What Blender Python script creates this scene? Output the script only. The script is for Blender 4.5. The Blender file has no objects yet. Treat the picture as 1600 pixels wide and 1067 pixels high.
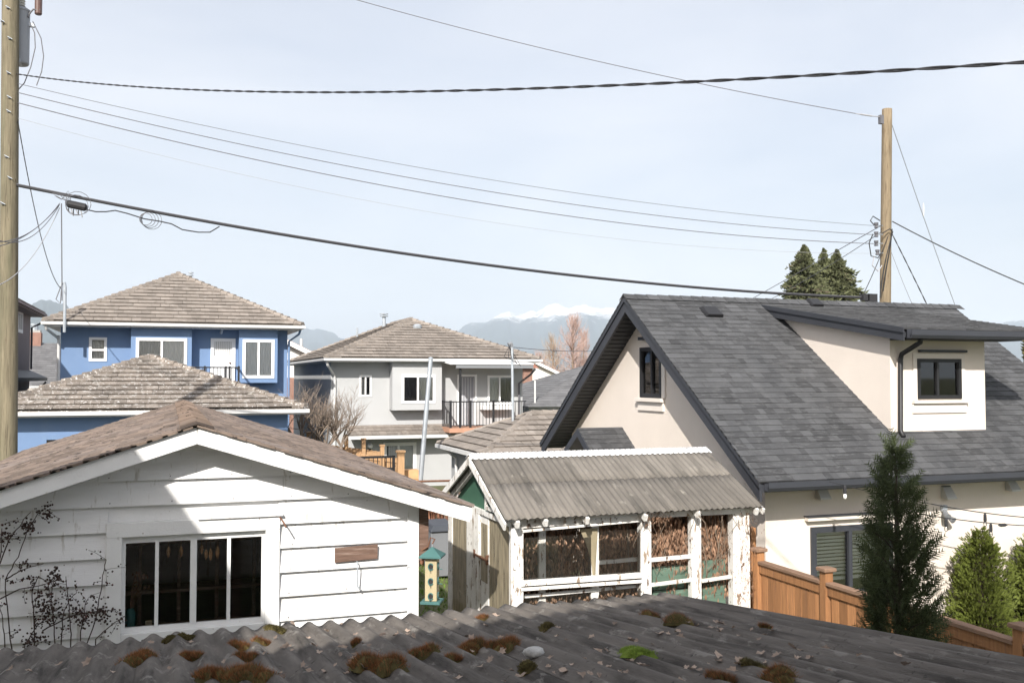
import bpy, bmesh, math, random
from mathutils import Vector, Matrix
from mathutils.geometry import tessellate_polygon

# ------------------------------------------------------------------ camera, sky, sun, exposure
SC = bpy.context.scene
COL = SC.collection
EYE = Vector((0, 0, 4.2))
TH = math.atan(535 / 1500)          # the street grid is turned this far from the view axis
PT = math.atan(56.5 / 1500)         # the lens looks slightly up
cam = bpy.data.cameras.new('camera')
cam.lens = 33.75; cam.sensor_width = 36; cam.clip_start = 0.05; cam.clip_end = 60000
cam_o = bpy.data.objects.new('camera', cam); COL.objects.link(cam_o)
cam_o.location = EYE; cam_o.rotation_euler = (math.pi / 2 + PT, 0, -TH)
SC.camera = cam_o
SUN = Vector((-0.56, -1.0, 0.78)).normalized()
EL = math.asin(SUN.z); AZ = math.atan2(SUN.x, SUN.y)
w = bpy.data.worlds.new('World'); SC.world = w; w.use_nodes = True
nt = w.node_tree; nt.nodes.clear()
out = nt.nodes.new('ShaderNodeOutputWorld'); bg = nt.nodes.new('ShaderNodeBackground')
sky = nt.nodes.new('ShaderNodeTexSky'); sky.sky_type = 'NISHITA'; sky.sun_disc = False
sky.sun_elevation = EL; sky.sun_rotation = AZ
sky.altitude = 30; sky.air_density = 1.0; sky.dust_density = 5.0; sky.ozone_density = 3.0
# a thin veil of high cirrus over the clear sky
tc = nt.nodes.new('ShaderNodeTexCoord'); mp = nt.nodes.new('ShaderNodeMapping')
mp.inputs['Scale'].default_value = (1.0, 1.4, 4.0)
nz = nt.nodes.new('ShaderNodeTexNoise'); nz.inputs['Scale'].default_value = 1.6; nz.inputs['Detail'].default_value = 5
nz.inputs['Distortion'].default_value = 0.6
mr = nt.nodes.new('ShaderNodeMapRange'); mr.inputs[1].default_value = 0.3; mr.inputs[2].default_value = 0.75
mr.inputs[3].default_value = 0.40; mr.inputs[4].default_value = 0.74
mx = nt.nodes.new('ShaderNodeMixRGB'); mx.inputs[2].default_value = (7.0, 6.98, 7.15, 1)
nt.links.new(tc.outputs['Generated'], mp.inputs[0]); nt.links.new(mp.outputs[0], nz.inputs['Vector'])
nt.links.new(nz.outputs[0], mr.inputs[0]); nt.links.new(mr.outputs[0], mx.inputs[0])
nt.links.new(sky.outputs[0], mx.inputs[1]); nt.links.new(mx.outputs[0], bg.inputs[0])
bg.inputs[1].default_value = 0.102
nt.links.new(bg.outputs[0], out.inputs[0])
sun = bpy.data.lights.new('sun', 'SUN'); sun.energy = 5.0; sun.angle = math.radians(0.6); sun.color = (1, 0.95, 0.88)
sun_o = bpy.data.objects.new('sun', sun); COL.objects.link(sun_o)
sun_o.rotation_euler = SUN.to_track_quat('Z', 'Y').to_euler(); sun_o.location = SUN * 60
SC.view_settings.view_transform = 'Standard'; SC.view_settings.look = 'None'
SC.view_settings.exposure = 0.62; SC.view_settings.gamma = 1
SC.cycles.max_bounces = 7; SC.cycles.transparent_max_bounces = 24; SC.cycles.volume_bounces = 3
SC.cycles.sample_clamp_indirect = 8

# ------------------------------------------------------------------ measuring helpers
_R = Matrix.Rotation(-TH, 3, 'Z') @ Matrix.Rotation(math.pi / 2 + PT, 3, 'X')
def ray(px, py): return _R @ Vector(((px - 800) / 1500, (533.5 - py) / 1500, -1))
def P(px, py, X=None, Y=None, Z=None):
    d = ray(px, py)
    t = X / d.x if X is not None else Y / d.y if Y is not None else (Z - EYE.z) / d.z
    return EYE + d * t
def D(px, py, d): return EYE + ray(px, py) * d
def proj(p):
    v = _R.transposed() @ (Vector(p) - EYE)
    return (800 + 1500 * v.x / -v.z, 533.5 - 1500 * v.y / -v.z, -v.z)

# ------------------------------------------------------------------ materials
MATS = {}
def mat(name, col, rough=0.8, var=0.12, scale=3.0, bump=0.0, bscale=40, rnd=0.0, metal=0.0, spec=0.3, stretch=(1, 1, 1), layers=(), trans=0.0):
    if name in MATS: return MATS[name]
    m = bpy.data.materials.new(name); MATS[name] = m; m.use_nodes = True
    n = m.node_tree; L = n.links.new; b = n.nodes['Principled BSDF']
    geo = n.nodes.new('ShaderNodeNewGeometry')
    def noise(sc, st, det=4):
        mp = n.nodes.new('ShaderNodeMapping'); mp.inputs['Scale'].default_value = st; L(geo.outputs['Position'], mp.inputs[0])
        t = n.nodes.new('ShaderNodeTexNoise'); t.inputs['Scale'].default_value = sc; t.inputs['Detail'].default_value = det
        t.inputs['Roughness'].default_value = 0.62
        L(mp.outputs[0], t.inputs['Vector']); return t.outputs[0]
    def rng(src, a, b_, c, d):
        r = n.nodes.new('ShaderNodeMapRange'); r.inputs[1].default_value = a; r.inputs[2].default_value = b_
        r.inputs[3].default_value = c; r.inputs[4].default_value = d; L(src, r.inputs[0]); return r.outputs[0]
    val = rng(noise(scale, stretch), 0.25, 0.75, 1 - var, 1 + var)
    if rnd:
        oi = n.nodes.new('ShaderNodeObjectInfo')
        ad = n.nodes.new('ShaderNodeMath'); ad.operation = 'ADD'; L(oi.outputs['Random'], ad.inputs[0]); L(geo.outputs['Random Per Island'], ad.inputs[1])
        fr = n.nodes.new('ShaderNodeMath'); fr.operation = 'FRACT'; L(ad.outputs[0], fr.inputs[0])
        rv = rng(fr.outputs[0], 0, 1, 1 - rnd, 1 + rnd)
        mu = n.nodes.new('ShaderNodeMath'); mu.operation = 'MULTIPLY'; L(val, mu.inputs[0]); L(rv, mu.inputs[1]); val = mu.outputs[0]
    vm = n.nodes.new('ShaderNodeVectorMath'); vm.operation = 'SCALE'; vm.inputs[0].default_value = col[:3]; L(val, vm.inputs['Scale'])
    c = vm.outputs[0]
    for (lc, ls, lo, hi, lst) in layers:
        f = rng(noise(ls, lst, 6), lo, hi, 0, 1)
        x = n.nodes.new('ShaderNodeMixRGB'); L(f, x.inputs[0]); L(c, x.inputs[1]); x.inputs[2].default_value = (*lc, 1); c = x.outputs[0]
    L(c, b.inputs['Base Color'])
    b.inputs['Roughness'].default_value = rough; b.inputs['Metallic'].default_value = metal; b.inputs['Specular IOR Level'].default_value = spec
    if bump:
        bp = n.nodes.new('ShaderNodeBump'); bp.inputs['Strength'].default_value = bump; bp.inputs['Distance'].default_value = 0.02
        L(noise(bscale, stretch, 5), bp.inputs['Height']); L(bp.outputs[0], b.inputs['Normal'])
    if trans:
        tr = n.nodes.new('ShaderNodeBsdfTranslucent'); L(c, tr.inputs[0]); ms = n.nodes.new('ShaderNodeMixShader'); ms.inputs[0].default_value = trans
        L(b.outputs[0], ms.inputs[1]); L(tr.outputs[0], ms.inputs[2]); L(ms.outputs[0], n.nodes['Material Output'].inputs[0])
    return m
def glass(name, tint=(0.98, 0.985, 0.98), haze=0.0, hcol=(0.5, 0.45, 0.35), refl=0.0):
    if name in MATS: return MATS[name]
    m = bpy.data.materials.new(name); MATS[name] = m; m.use_nodes = True
    n = m.node_tree; L = n.links.new; n.nodes.remove(n.nodes['Principled BSDF']); o = n.nodes['Material Output']
    t = n.nodes.new('ShaderNodeBsdfTransparent'); t.inputs[0].default_value = (*tint, 1)
    g = n.nodes.new('ShaderNodeBsdfGlossy'); g.inputs['Roughness'].default_value = 0.02
    fr = n.nodes.new('ShaderNodeFresnel'); fr.inputs[0].default_value = 1.5
    a = n.nodes.new('ShaderNodeMath'); a.operation = 'ADD'; a.inputs[1].default_value = refl; a.use_clamp = True; L(fr.outputs[0], a.inputs[0])
    x = n.nodes.new('ShaderNodeMixShader'); L(a.outputs[0], x.inputs[0]); L(t.outputs[0], x.inputs[1]); L(g.outputs[0], x.inputs[2])
    last = x.outputs[0]
    if haze:
        geo = n.nodes.new('ShaderNodeNewGeometry'); nz = n.nodes.new('ShaderNodeTexNoise'); nz.inputs['Scale'].default_value = 5; nz.inputs['Detail'].default_value = 6
        mp = n.nodes.new('ShaderNodeMapping'); mp.inputs['Scale'].default_value = (3, 3, 0.6); L(geo.outputs['Position'], mp.inputs[0]); L(mp.outputs[0], nz.inputs['Vector'])
        r = n.nodes.new('ShaderNodeMapRange'); r.inputs[1].default_value = 0.3; r.inputs[2].default_value = 0.7; r.inputs[3].default_value = haze * 0.55; r.inputs[4].default_value = min(1, haze * 1.3); L(nz.outputs[0], r.inputs[0])
        d = n.nodes.new('ShaderNodeBsdfDiffuse'); d.inputs[0].default_value = (*hcol, 1)
        y = n.nodes.new('ShaderNodeMixShader'); L(r.outputs[0], y.inputs[0]); L(last, y.inputs[1]); L(d.outputs[0], y.inputs[2]); last = y.outputs[0]
    L(last, o.inputs[0]); return m

V1 = (1, 1, 1)
M = {}
M['siding'] = mat('white_siding', (0.77, 0.77, 0.77), 0.6, 0.06, 2.5, 0.25, 25, stretch=(0.5, 1, 3), layers=[((0.62, 0.61, 0.59), 1.8, 0.50, 0.74, (0.35, 1, 2.2)), ((0.52, 0.50, 0.47), 6, 0.585, 0.66, (2.2, 1, 0.35)), ((0.38, 0.35, 0.32), 24, 0.69, 0.72, (.6, 1, 1))])
M['trim'] = mat('white_trim', (0.80, 0.80, 0.79), 0.6, 0.06, 4, 0.2, 40, layers=[((0.50, 0.48, 0.45), 7, 0.64, 0.72, (1, 1, 0.6)), ((0.30, 0.26, 0.22), 19, 0.69, 0.72, V1)])
M['peel'] = mat('peeling_white_paint', (0.78, 0.77, 0.74), 0.7, 0.08, 5, 0.4, 40, layers=[((0.60, 0.57, 0.52), 4, 0.52, 0.68, (1, 1, 0.6)), ((0.30, 0.23, 0.17), 9, 0.60, 0.63, (1.4, 1.4, 0.35)), ((0.14, 0.095, 0.07), 19, 0.61, 0.64, (1, 1, 0.4))])
M['brown_shingle'] = mat('brown_asphalt_shingle', (0.235, 0.180, 0.145), 0.95, 0.22, 1.2, 0.8, 180, rnd=0.30, layers=[((0.30, 0.25, 0.225), 0.8, 0.5, 0.72, V1), ((0.12, 0.095, 0.085), 2.5, 0.58, 0.68, V1), ((0.06, 0.048, 0.043), 7, 0.595, 0.62, (1, .55, 1))])
M['brown_dark'] = mat('dark_worn_shingle', (0.10, 0.08, 0.07), 0.95, 0.2, 3, 0.6, 150, rnd=0.2)
M['black_shingle'] = mat('charcoal_laminate_shingle', (0.084, 0.086, 0.091), 0.9, 0.2, 1.1, 0.9, 160, rnd=0.30, layers=[((0.125, 0.127, 0.132), 14, 0.53, 0.66, (.45, 1.6, 1.6)), ((0.055, 0.058, 0.064), 0.7, 0.5, 0.8, (1, .5, .5))])
M['charcoal'] = mat('charcoal_trim_paint', (0.040, 0.043, 0.052), 0.5, 0.12, 2, spec=0.4)
M['soffit'] = mat('charcoal_vented_soffit', (0.045, 0.047, 0.052), 0.6, 0.1, 3)
M['stucco_cream'] = mat('cream_stucco', (0.79, 0.71, 0.635), 0.9, 0.05, 0.9, 0.6, 130, layers=[((0.75, 0.67, 0.60), 0.8, 0.50, 0.75, (1, 1, 0.6))])
M['sill_cream'] = mat('cream_sill', (0.72, 0.66, 0.60), 0.8, 0.04, 2)
M['stucco_blue'] = mat('blue_stucco', (0.160, 0.245, 0.405), 0.85, 0.05, 0.7, 0.3, 90, layers=[((0.195, 0.275, 0.415), 0.9, 0.52, 0.8, (1, 1, 0.4))])
M['stucco_grey'] = mat('pale_grey_stucco', (0.43, 0.438, 0.445), 0.9, 0.04, 0.7, 0.3, 90, layers=[((0.38, 0.385, 0.39), 0.8, 0.55, 0.8, (1, 1, 0.4))])
M['stucco_brown'] = mat('taupe_stucco', (0.25, 0.215, 0.22), 0.9, 0.06, 0.7, 0.2, 80)
M['tile'] = mat('concrete_roof_tile', (0.235, 0.205, 0.180), 0.95, 0.16, 0.8, 0.5, 60, rnd=0.16, layers=[((0.34, 0.31, 0.28), 5, 0.56, 0.72, V1), ((0.13, 0.115, 0.10), 2.2, 0.60, 0.78, V1)])
M['tile_lichen'] = mat('concrete_tile_with_lichen', (0.215, 0.185, 0.160), 0.95, 0.2, 0.8, 0.5, 60, rnd=0.2, layers=[((0.10, 0.09, 0.08), 1.6, 0.55, 0.75, V1), ((0.42, 0.40, 0.37), 6, 0.57, 0.64, V1), ((0.72, 0.71, 0.69), 14, 0.61, 0.635, V1)])
M['asphalt_grey'] = mat('grey_asphalt_shingle', (0.14, 0.14, 0.145), 0.95, 0.2, 2, 0.4, 60, rnd=0.15)
M['white_metal'] = mat('white_gutter_metal', (0.60, 0.60, 0.595), 0.45, 0.05, 2)
M['white_vinyl'] = mat('white_vinyl', (0.82, 0.82, 0.82), 0.4, 0.03, 2)
M['curtain_grey'] = mat('grey_curtain', (0.56, 0.56, 0.54), 0.9, 0.15, 6, stretch=(4, 4, 0.3))
M['curtain_white'] = mat('pale_curtain', (0.84, 0.84, 0.82), 0.9, 0.1, 5, stretch=(5, 5, 0.3))
M['dark'] = mat('dark_interior', (0.035, 0.034, 0.034), 0.9, 0.2, 2)
M['blind'] = mat('white_blind_slat', (0.72, 0.74, 0.70), 0.5, 0.03, 3)
M['black_metal'] = mat('black_metal', (0.02, 0.02, 0.022), 0.45, 0.1, 5, spec=0.4)
M['galv'] = mat('galvanised_steel', (0.48, 0.52, 0.56), 0.45, 0.1, 6, metal=0.55)
M['cedar'] = mat('cedar_board', (0.34, 0.165, 0.072), 0.75, 0.25, 6, 0.3, 30, rnd=0.32, stretch=(6, 6, 0.5), layers=[((0.20, 0.105, 0.06), 5, 0.58, 0.72, (6, 6, 0.4))])
M['cedar_grey'] = mat('weathered_cedar_cap', (0.24, 0.15, 0.10), 0.85, 0.25, 6, 0.3, 30, rnd=0.15, stretch=(5, 0.6, 5))
M['cedar_orange'] = mat('fresh_cedar', (0.40, 0.25, 0.135), 0.75, 0.15, 5, rnd=0.15, stretch=(5, 5, 0.6))
M['asbestos'] = mat('mossy_fibre_cement', (0.185, 0.165, 0.146), 0.95, 0.35, 2.4, 0.9, 70, stretch=(4.5, 0.5, 2), layers=[((0.070, 0.062, 0.055), 2.0, 0.48, 0.66, (4.5, 0.4, 2)), ((0.29, 0.268, 0.24), 5, 0.575, 0.66, (2.2, 0.7, 2)), ((0.05, 0.047, 0.042), 14, 0.62, 0.72, V1), ((0.42, 0.41, 0.39), 26, 0.70, 0.75, V1)])
M['corr_brown'] = mat('weathered_corrugated_sheet', (0.158, 0.144, 0.127), 0.95, 0.22, 2.2, 0.5, 80, rnd=0.22, stretch=(3, 0.5, 0.5), layers=[((0.095, 0.088, 0.078), 2.2, 0.50, 0.68, (3, 0.4, 0.4)), ((0.26, 0.24, 0.21), 5, 0.60, 0.72, (2, 0.8, 0.8)), ((0.09, 0.08, 0.06), 22, 0.70, 0.74, V1)])
M['white_corr'] = mat('white_ridge_flashing', (0.74, 0.74, 0.74), 0.6, 0.06, 3, layers=[((0.45, 0.43, 0.40), 5, 0.62, 0.76, V1)])
M['green_paint'] = mat('dark_green_paint', (0.045, 0.115, 0.075), 0.7, 0.15, 2, 0.2, 30, stretch=(0.6, 1, 3))
M['green_board'] = mat('faded_green_board', (0.105, 0.165, 0.125), 0.8, 0.2, 4, 0.2, 30, stretch=(0.5, 1, 4), layers=[((0.20, 0.28, 0.22), 6, 0.56, 0.72, (0.5, 1, 3))])
M['plank'] = mat('brown_stained_plank', (0.16, 0.10, 0.075), 0.75, 0.35, 5, 0.4, 30, stretch=(0.6, 1, 6), layers=[((0.30, 0.22, 0.18), 6, 0.55, 0.7, (0.5, 1, 5))])
M['pole_wood'] = mat('utility_pole_wood', (0.195, 0.168, 0.115), 0.85, 0.35, 3, 0.5, 30, stretch=(5, 5, 0.35), layers=[((0.13, 0.125, 0.08), 1.3, 0.45, 0.66, (3, 3, 0.3)), ((0.075, 0.06, 0.04), 9, 0.585, 0.62, (8, 8, 0.12)), ((0.10, 0.07, 0.045), 7, 0.66, 0.70, (3, 3, 0.7))])
M['pole_wood2'] = mat('tan_pole_wood', (0.235, 0.185, 0.122), 0.85, 0.25, 3, 0.5, 30, stretch=(5, 5, 0.35), layers=[((0.085, 0.06, 0.04), 9, 0.585, 0.62, (8, 8, 0.12)), ((0.15, 0.10, 0.06), 5, 0.58, 0.70, (4, 4, 0.4))])
M['can'] = mat('grey_transformer_paint', (0.33, 0.345, 0.38), 0.5, 0.06, 2, spec=0.4)
M['cable'] = mat('black_cable', (0.03, 0.03, 0.033), 0.6, 0.1, 4)
M['cable_grey'] = mat('grey_wire', (0.13, 0.13, 0.145), 0.6, 0.1, 4)
M['cable_pale'] = mat('pale_wire', (0.36, 0.36, 0.38), 0.6, 0.1, 4)
M['porcelain'] = mat('porcelain', (0.60, 0.60, 0.58), 0.25, 0.05, 4, spec=0.5)
M['brick'] = mat('red_brick', (0.28, 0.165, 0.13), 0.9, 0.2, 5)
M['red_roof'] = mat('red_roof', (0.34, 0.16, 0.12), 0.9, 0.2, 2)
M['far_white'] = mat('far_white_wall', (0.70, 0.69, 0.66), 0.8, 0.05, 1)
M['bark'] = mat('grey_bark', (0.21, 0.165, 0.125), 0.95, 0.25, 8)
M['bark_dark'] = mat('dark_stem', (0.055, 0.038, 0.032), 0.9, 0.25, 8)
M['twig_red'] = mat('reddish_twigs', (0.38, 0.27, 0.235), 0.9, 0.2, 0.6, rnd=0.2)
M['twig_tan'] = mat('tan_twigs', (0.33, 0.26, 0.20), 0.9, 0.2, 0.6, rnd=0.2)
M['thuja_dark'] = mat('dark_cedar_foliage', (0.078, 0.098, 0.045), 0.7, 0.3, 3, rnd=0.4, trans=0.2)
M['thuja'] = mat('green_cedar_foliage', (0.125, 0.152, 0.030), 0.7, 0.25, 4, rnd=0.35, trans=0.2)
M['spruce'] = mat('spruce_needles', (0.115, 0.125, 0.062), 0.8, 0.3, 0.7, rnd=0.35, trans=0.1)
M['dry_leaf'] = mat('dry_brown_leaf', (0.31, 0.19, 0.125), 0.8, 0.25, 5, rnd=0.5, trans=0.2)
M['fallen_leaf'] = mat('fallen_leaf', (0.35, 0.27, 0.215), 0.75, 0.2, 30, rnd=0.35, trans=0.1)
M['rose_leaf'] = mat('withered_rose_leaf', (0.055, 0.036, 0.030), 0.8, 0.3, 12, rnd=0.4, trans=0.15)
M['rose_hip'] = mat('red_brown_hip', (0.075, 0.025, 0.02), 0.5, 0.2, 9)
M['moss_brown'] = mat('rusty_moss', (0.27, 0.115, 0.045), 0.95, 0.3, 30, rnd=0.5, trans=0.15)
M['moss_green'] = mat('olive_moss', (0.115, 0.095, 0.035), 0.95, 0.3, 30, rnd=0.4, trans=0.15)
M['moss_bright'] = mat('bright_green_moss', (0.24, 0.33, 0.055), 0.95, 0.25, 30, rnd=0.35, trans=0.2)
M['grass'] = mat('lawn_grass', (0.12, 0.20, 0.035), 0.9, 0.2, 2, rnd=0.4, trans=0.2)
M['ground'] = mat('earth_and_turf', (0.10, 0.11, 0.05), 0.95, 0.3, 0.4, layers=[((0.14, 0.11, 0.08), 0.3, 0.5, 0.7, V1)])
M['asphalt'] = mat('asphalt', (0.06, 0.06, 0.06), 0.95, 0.15, 2, 0.3, 60)
M['bin_grey'] = mat('grey_plastic', (0.20, 0.21, 0.225), 0.6, 0.05, 2)
M['bin_dark'] = mat('dark_plastic', (0.055, 0.062, 0.075), 0.5, 0.1, 2)
M['feeder_wood'] = mat('pale_feeder_wood', (0.42, 0.355, 0.225), 0.7, 0.12, 6, stretch=(8, 8, 0.6))
M['feeder_green'] = mat('teal_green_plastic', (0.065, 0.155, 0.15), 0.6, 0.1, 5)
M['rust'] = mat('rusty_iron', (0.16, 0.08, 0.05), 0.85, 0.3, 12)
M['canvas'] = mat('tan_canvas', (0.42, 0.36, 0.24), 0.9, 0.1, 4, trans=0.25)
M['concrete'] = mat('concrete', (0.36, 0.35, 0.33), 0.9, 0.1, 2)
M['teal'] = mat('teal_jar', (0.03, 0.13, 0.13), 0.4, 0.1, 4)
M['card'] = mat('beige_card', (0.50, 0.42, 0.30), 0.8, 0.05, 4)
M['pepper'] = mat('dried_orange', (0.42, 0.24, 0.12), 0.7, 0.3, 20, rnd=0.3)
M['bulb'] = mat('white_lamp_glass', (0.8, 0.8, 0.78), 0.2, 0.02, 2)
M['stone'] = mat('pale_stone', (0.50, 0.49, 0.47), 0.9, 0.3, 20, 0.5, 40)
M['snow'] = None
M['glass'] = glass('window_glass')
M['glass_bright'] = glass('reflecting_glass', tint=(.97, .98, .98), refl=0.06)
M['glass_dirty'] = glass('dusty_glass', haze=0.025, hcol=(0.5, 0.48, 0.42))
M['plexi'] = glass('grimy_plastic_sheet', tint=(0.8, 0.75, 0.6), haze=0.62, hcol=(0.44, 0.38, 0.27))

# ------------------------------------------------------------------ mesh helpers
ORG = {}
XA, YA, ZA = Vector((1, 0, 0)), Vector((0, 1, 0)), Vector((0, 0, 1))
def front(Y): return (Vector((0, Y, 0)), XA, ZA, -YA)     # wall facing the viewer: u = X, v = Z
def left(X): return (Vector((X, 0, 0)), -YA, ZA, -XA)     # wall facing left: u = -Y, v = Z
def right_(X): return (Vector((X, 0, 0)), YA, ZA, XA)     # wall facing right: u = Y, v = Z
WORLD = (Vector((0, 0, 0)), XA, YA, ZA)
class MB:
    def __init__(s, fr=WORLD): s.v = []; s.f = []; s.fr = fr
    def T(s, p): o, u, v, n = s.fr; return o + u * p[0] + v * p[1] + n * p[2]
    def add(s, vs, fs):
        k = len(s.v); s.v += [s.T(p) for p in vs]; s.f += [tuple(k + i for i in f) for f in fs]; return s
    def box(s, a0, a1, b0, b1, c0, c1):
        return s.add([(a0, b0, c0), (a1, b0, c0), (a1, b1, c0), (a0, b1, c0), (a0, b0, c1), (a1, b0, c1), (a1, b1, c1), (a0, b1, c1)],
                     [(3, 2, 1, 0), (4, 5, 6, 7), (0, 1, 5, 4), (1, 2, 6, 5), (2, 3, 7, 6), (3, 0, 4, 7)])
    def prism(s, pts, vec):
        n = len(pts); vec = Vector(vec); a = [Vector(p) for p in pts]
        return s.add(a + [p + vec for p in a], [tuple(range(n))[::-1], tuple(range(n, 2 * n))] + [(i, (i + 1) % n, n + (i + 1) % n, n + i) for i in range(n)])
    def beam(s, p, q, w_, h_, up=(0, 0, 1)):
        p = Vector(p); q = Vector(q); d = (q - p).normalized(); sd = d.cross(Vector(up))
        if sd.length < 1e-4: sd = d.cross(Vector((1, 0, 0)))
        sd = sd.normalized() * w_ / 2; uu = sd.cross(d).normalized() * h_ / 2
        return s.prism([p - sd - uu, p + sd - uu, p + sd + uu, p - sd + uu], q - p)
    def tube(s, pts, r, n=7, cap=True):
        pts = [Vector(p) for p in pts]; rs = r if isinstance(r, (list, tuple)) else [r] * len(pts)
        k = len(s.v); ref = None
        for i, p in enumerate(pts):
            d = (pts[min(i + 1, len(pts) - 1)] - pts[max(i - 1, 0)])
            d = d.normalized() if d.length > 1e-9 else ZA
            if ref is None: ref = d.orthogonal().normalized()
            ref = ref - d * ref.dot(d)
            ref = ref.normalized() if ref.length > 1e-6 else d.orthogonal().normalized()
            b = d.cross(ref)
            for j in range(n):
                a = 2 * math.pi * j / n; s.v.append(s.T(p + (ref * math.cos(a) + b * math.sin(a)) * rs[i]))
        for i in range(len(pts) - 1):
            for j in range(n):
                j2 = (j + 1) % n; s.f.append((k + i * n + j, k + i * n + j2, k + (i + 1) * n + j2, k + (i + 1) * n + j))
        if cap:
            s.f.append(tuple(k + j for j in range(n))[::-1]); e = k + (len(pts) - 1) * n; s.f.append(tuple(e + j for j in range(n)))
        return s
    def lathe(s, c, prof, n=16):      # prof: (radius, height) about the vertical through c
        c = Vector(c); k = len(s.v)
        for (r, h) in prof:
            for j in range(n): a = 2 * math.pi * j / n; s.v.append(s.T(c + Vector((r * math.cos(a), r * math.sin(a), h))))
        for i in range(len(prof) - 1):
            for j in range(n): j2 = (j + 1) % n; s.f.append((k + i * n + j, k + i * n + j2, k + (i + 1) * n + j2, k + (i + 1) * n + j))
        s.f.append(tuple(k + j for j in range(n))[::-1]); e = k + (len(prof) - 1) * n; s.f.append(tuple(e + j for j in range(n)))
        return s
    def build(s, name, m, parent=None, smooth=False, fix=False, bevel=0):
        org = ORG.get(parent.name, Vector()) if parent else Vector()
        me = bpy.data.meshes.new(name); me.from_pydata([p - org for p in s.v], [], s.f)
        if fix:
            b = bmesh.new(); b.from_mesh(me); bmesh.ops.recalc_face_normals(b, faces=b.faces); b.to_mesh(me); b.free()
        if smooth: me.polygons.foreach_set('use_smooth', [True] * len(me.polygons))
        me.materials.append(m); me.update()
        o = bpy.data.objects.new(name, me); COL.objects.link(o)
        if parent: o.parent = parent
        ORG[o.name] = org
        if bevel:
            bv = o.modifiers.new('bevel', 'BEVEL'); bv.width = bevel; bv.segments = 2; bv.limit_method = 'ANGLE'
        return o
def tag(o, label, cat=None, group=None, kind=None):
    if label: o['label'] = label
    if cat: o['category'] = cat
    if group: o['group'] = group
    if kind: o['kind'] = kind
    return o
def thing(name, label, cat, loc=(0, 0, 0), group=None):
    o = bpy.data.objects.new(name, None); COL.objects.link(o); o.location = loc; o.empty_display_size = 0.2
    ORG[o.name] = Vector(loc); return tag(o, label, cat, group)

def wall(parent, name, m, fr, outer, holes=(), th=0.2):
    """a flat wall with real openings: outline and holes in wall coordinates"""
    loops = [list(outer)] + [list(h) for h in holes]
    tri = tessellate_polygon([[Vector((u, v, 0)) for u, v in l] for l in loops])
    flat = [p for l in loops for p in l]; n = len(flat); mb = MB(fr)
    vs = [(u, v, 0) for u, v in flat] + [(u, v, -th) for u, v in flat]
    fs = [tuple(t) for t in tri] + [tuple(n + i for i in t[::-1]) for t in tri]
    k = 0
    for l in loops:
        q = len(l)
        for i in range(q): a, b = k + i, k + (i + 1) % q; fs.append((a, b, n + b, n + a))
        k += q
    mb.add(vs, fs); return mb.build(name, m, parent, fix=True)
def rect(u0, u1, v0, v1): return [(u0, v0), (u1, v0), (u1, v1), (u0, v1)]
def clip(poly, conv):
    out_ = poly
    for i in range(len(conv)):
        a, b = conv[i], conv[(i + 1) % len(conv)]; inp, out_ = out_, []
        if not inp: return []
        def side(p): return (b[0] - a[0]) * (p[1] - a[1]) - (b[1] - a[1]) * (p[0] - a[0])
        for j in range(len(inp)):
            p, q = inp[j], inp[(j + 1) % len(inp)]; sp, sq = side(p), side(q)
            if sp >= 0: out_.append(p)
            if (sp > 0 > sq) or (sp < 0 < sq):
                t = sp / (sp - sq); out_.append((p[0] + (q[0] - p[0]) * t, p[1] + (q[1] - p[1]) * t))
    return out_
def area(p): return abs(sum(p[i][0] * p[(i + 1) % len(p)][1] - p[(i + 1) % len(p)][0] * p[i][1] for i in range(len(p)))) / 2
def ccw(p):
    return p if sum(p[i][0] * p[(i + 1) % len(p)][1] - p[(i + 1) % len(p)][0] * p[i][1] for i in range(len(p))) > 0 else p[::-1]
def in_view(p, mg=10):
    x, y, d = proj(p); return d > 0.3 and -mg < x < 1600 + mg and -mg < y < 1067 + mg
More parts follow.
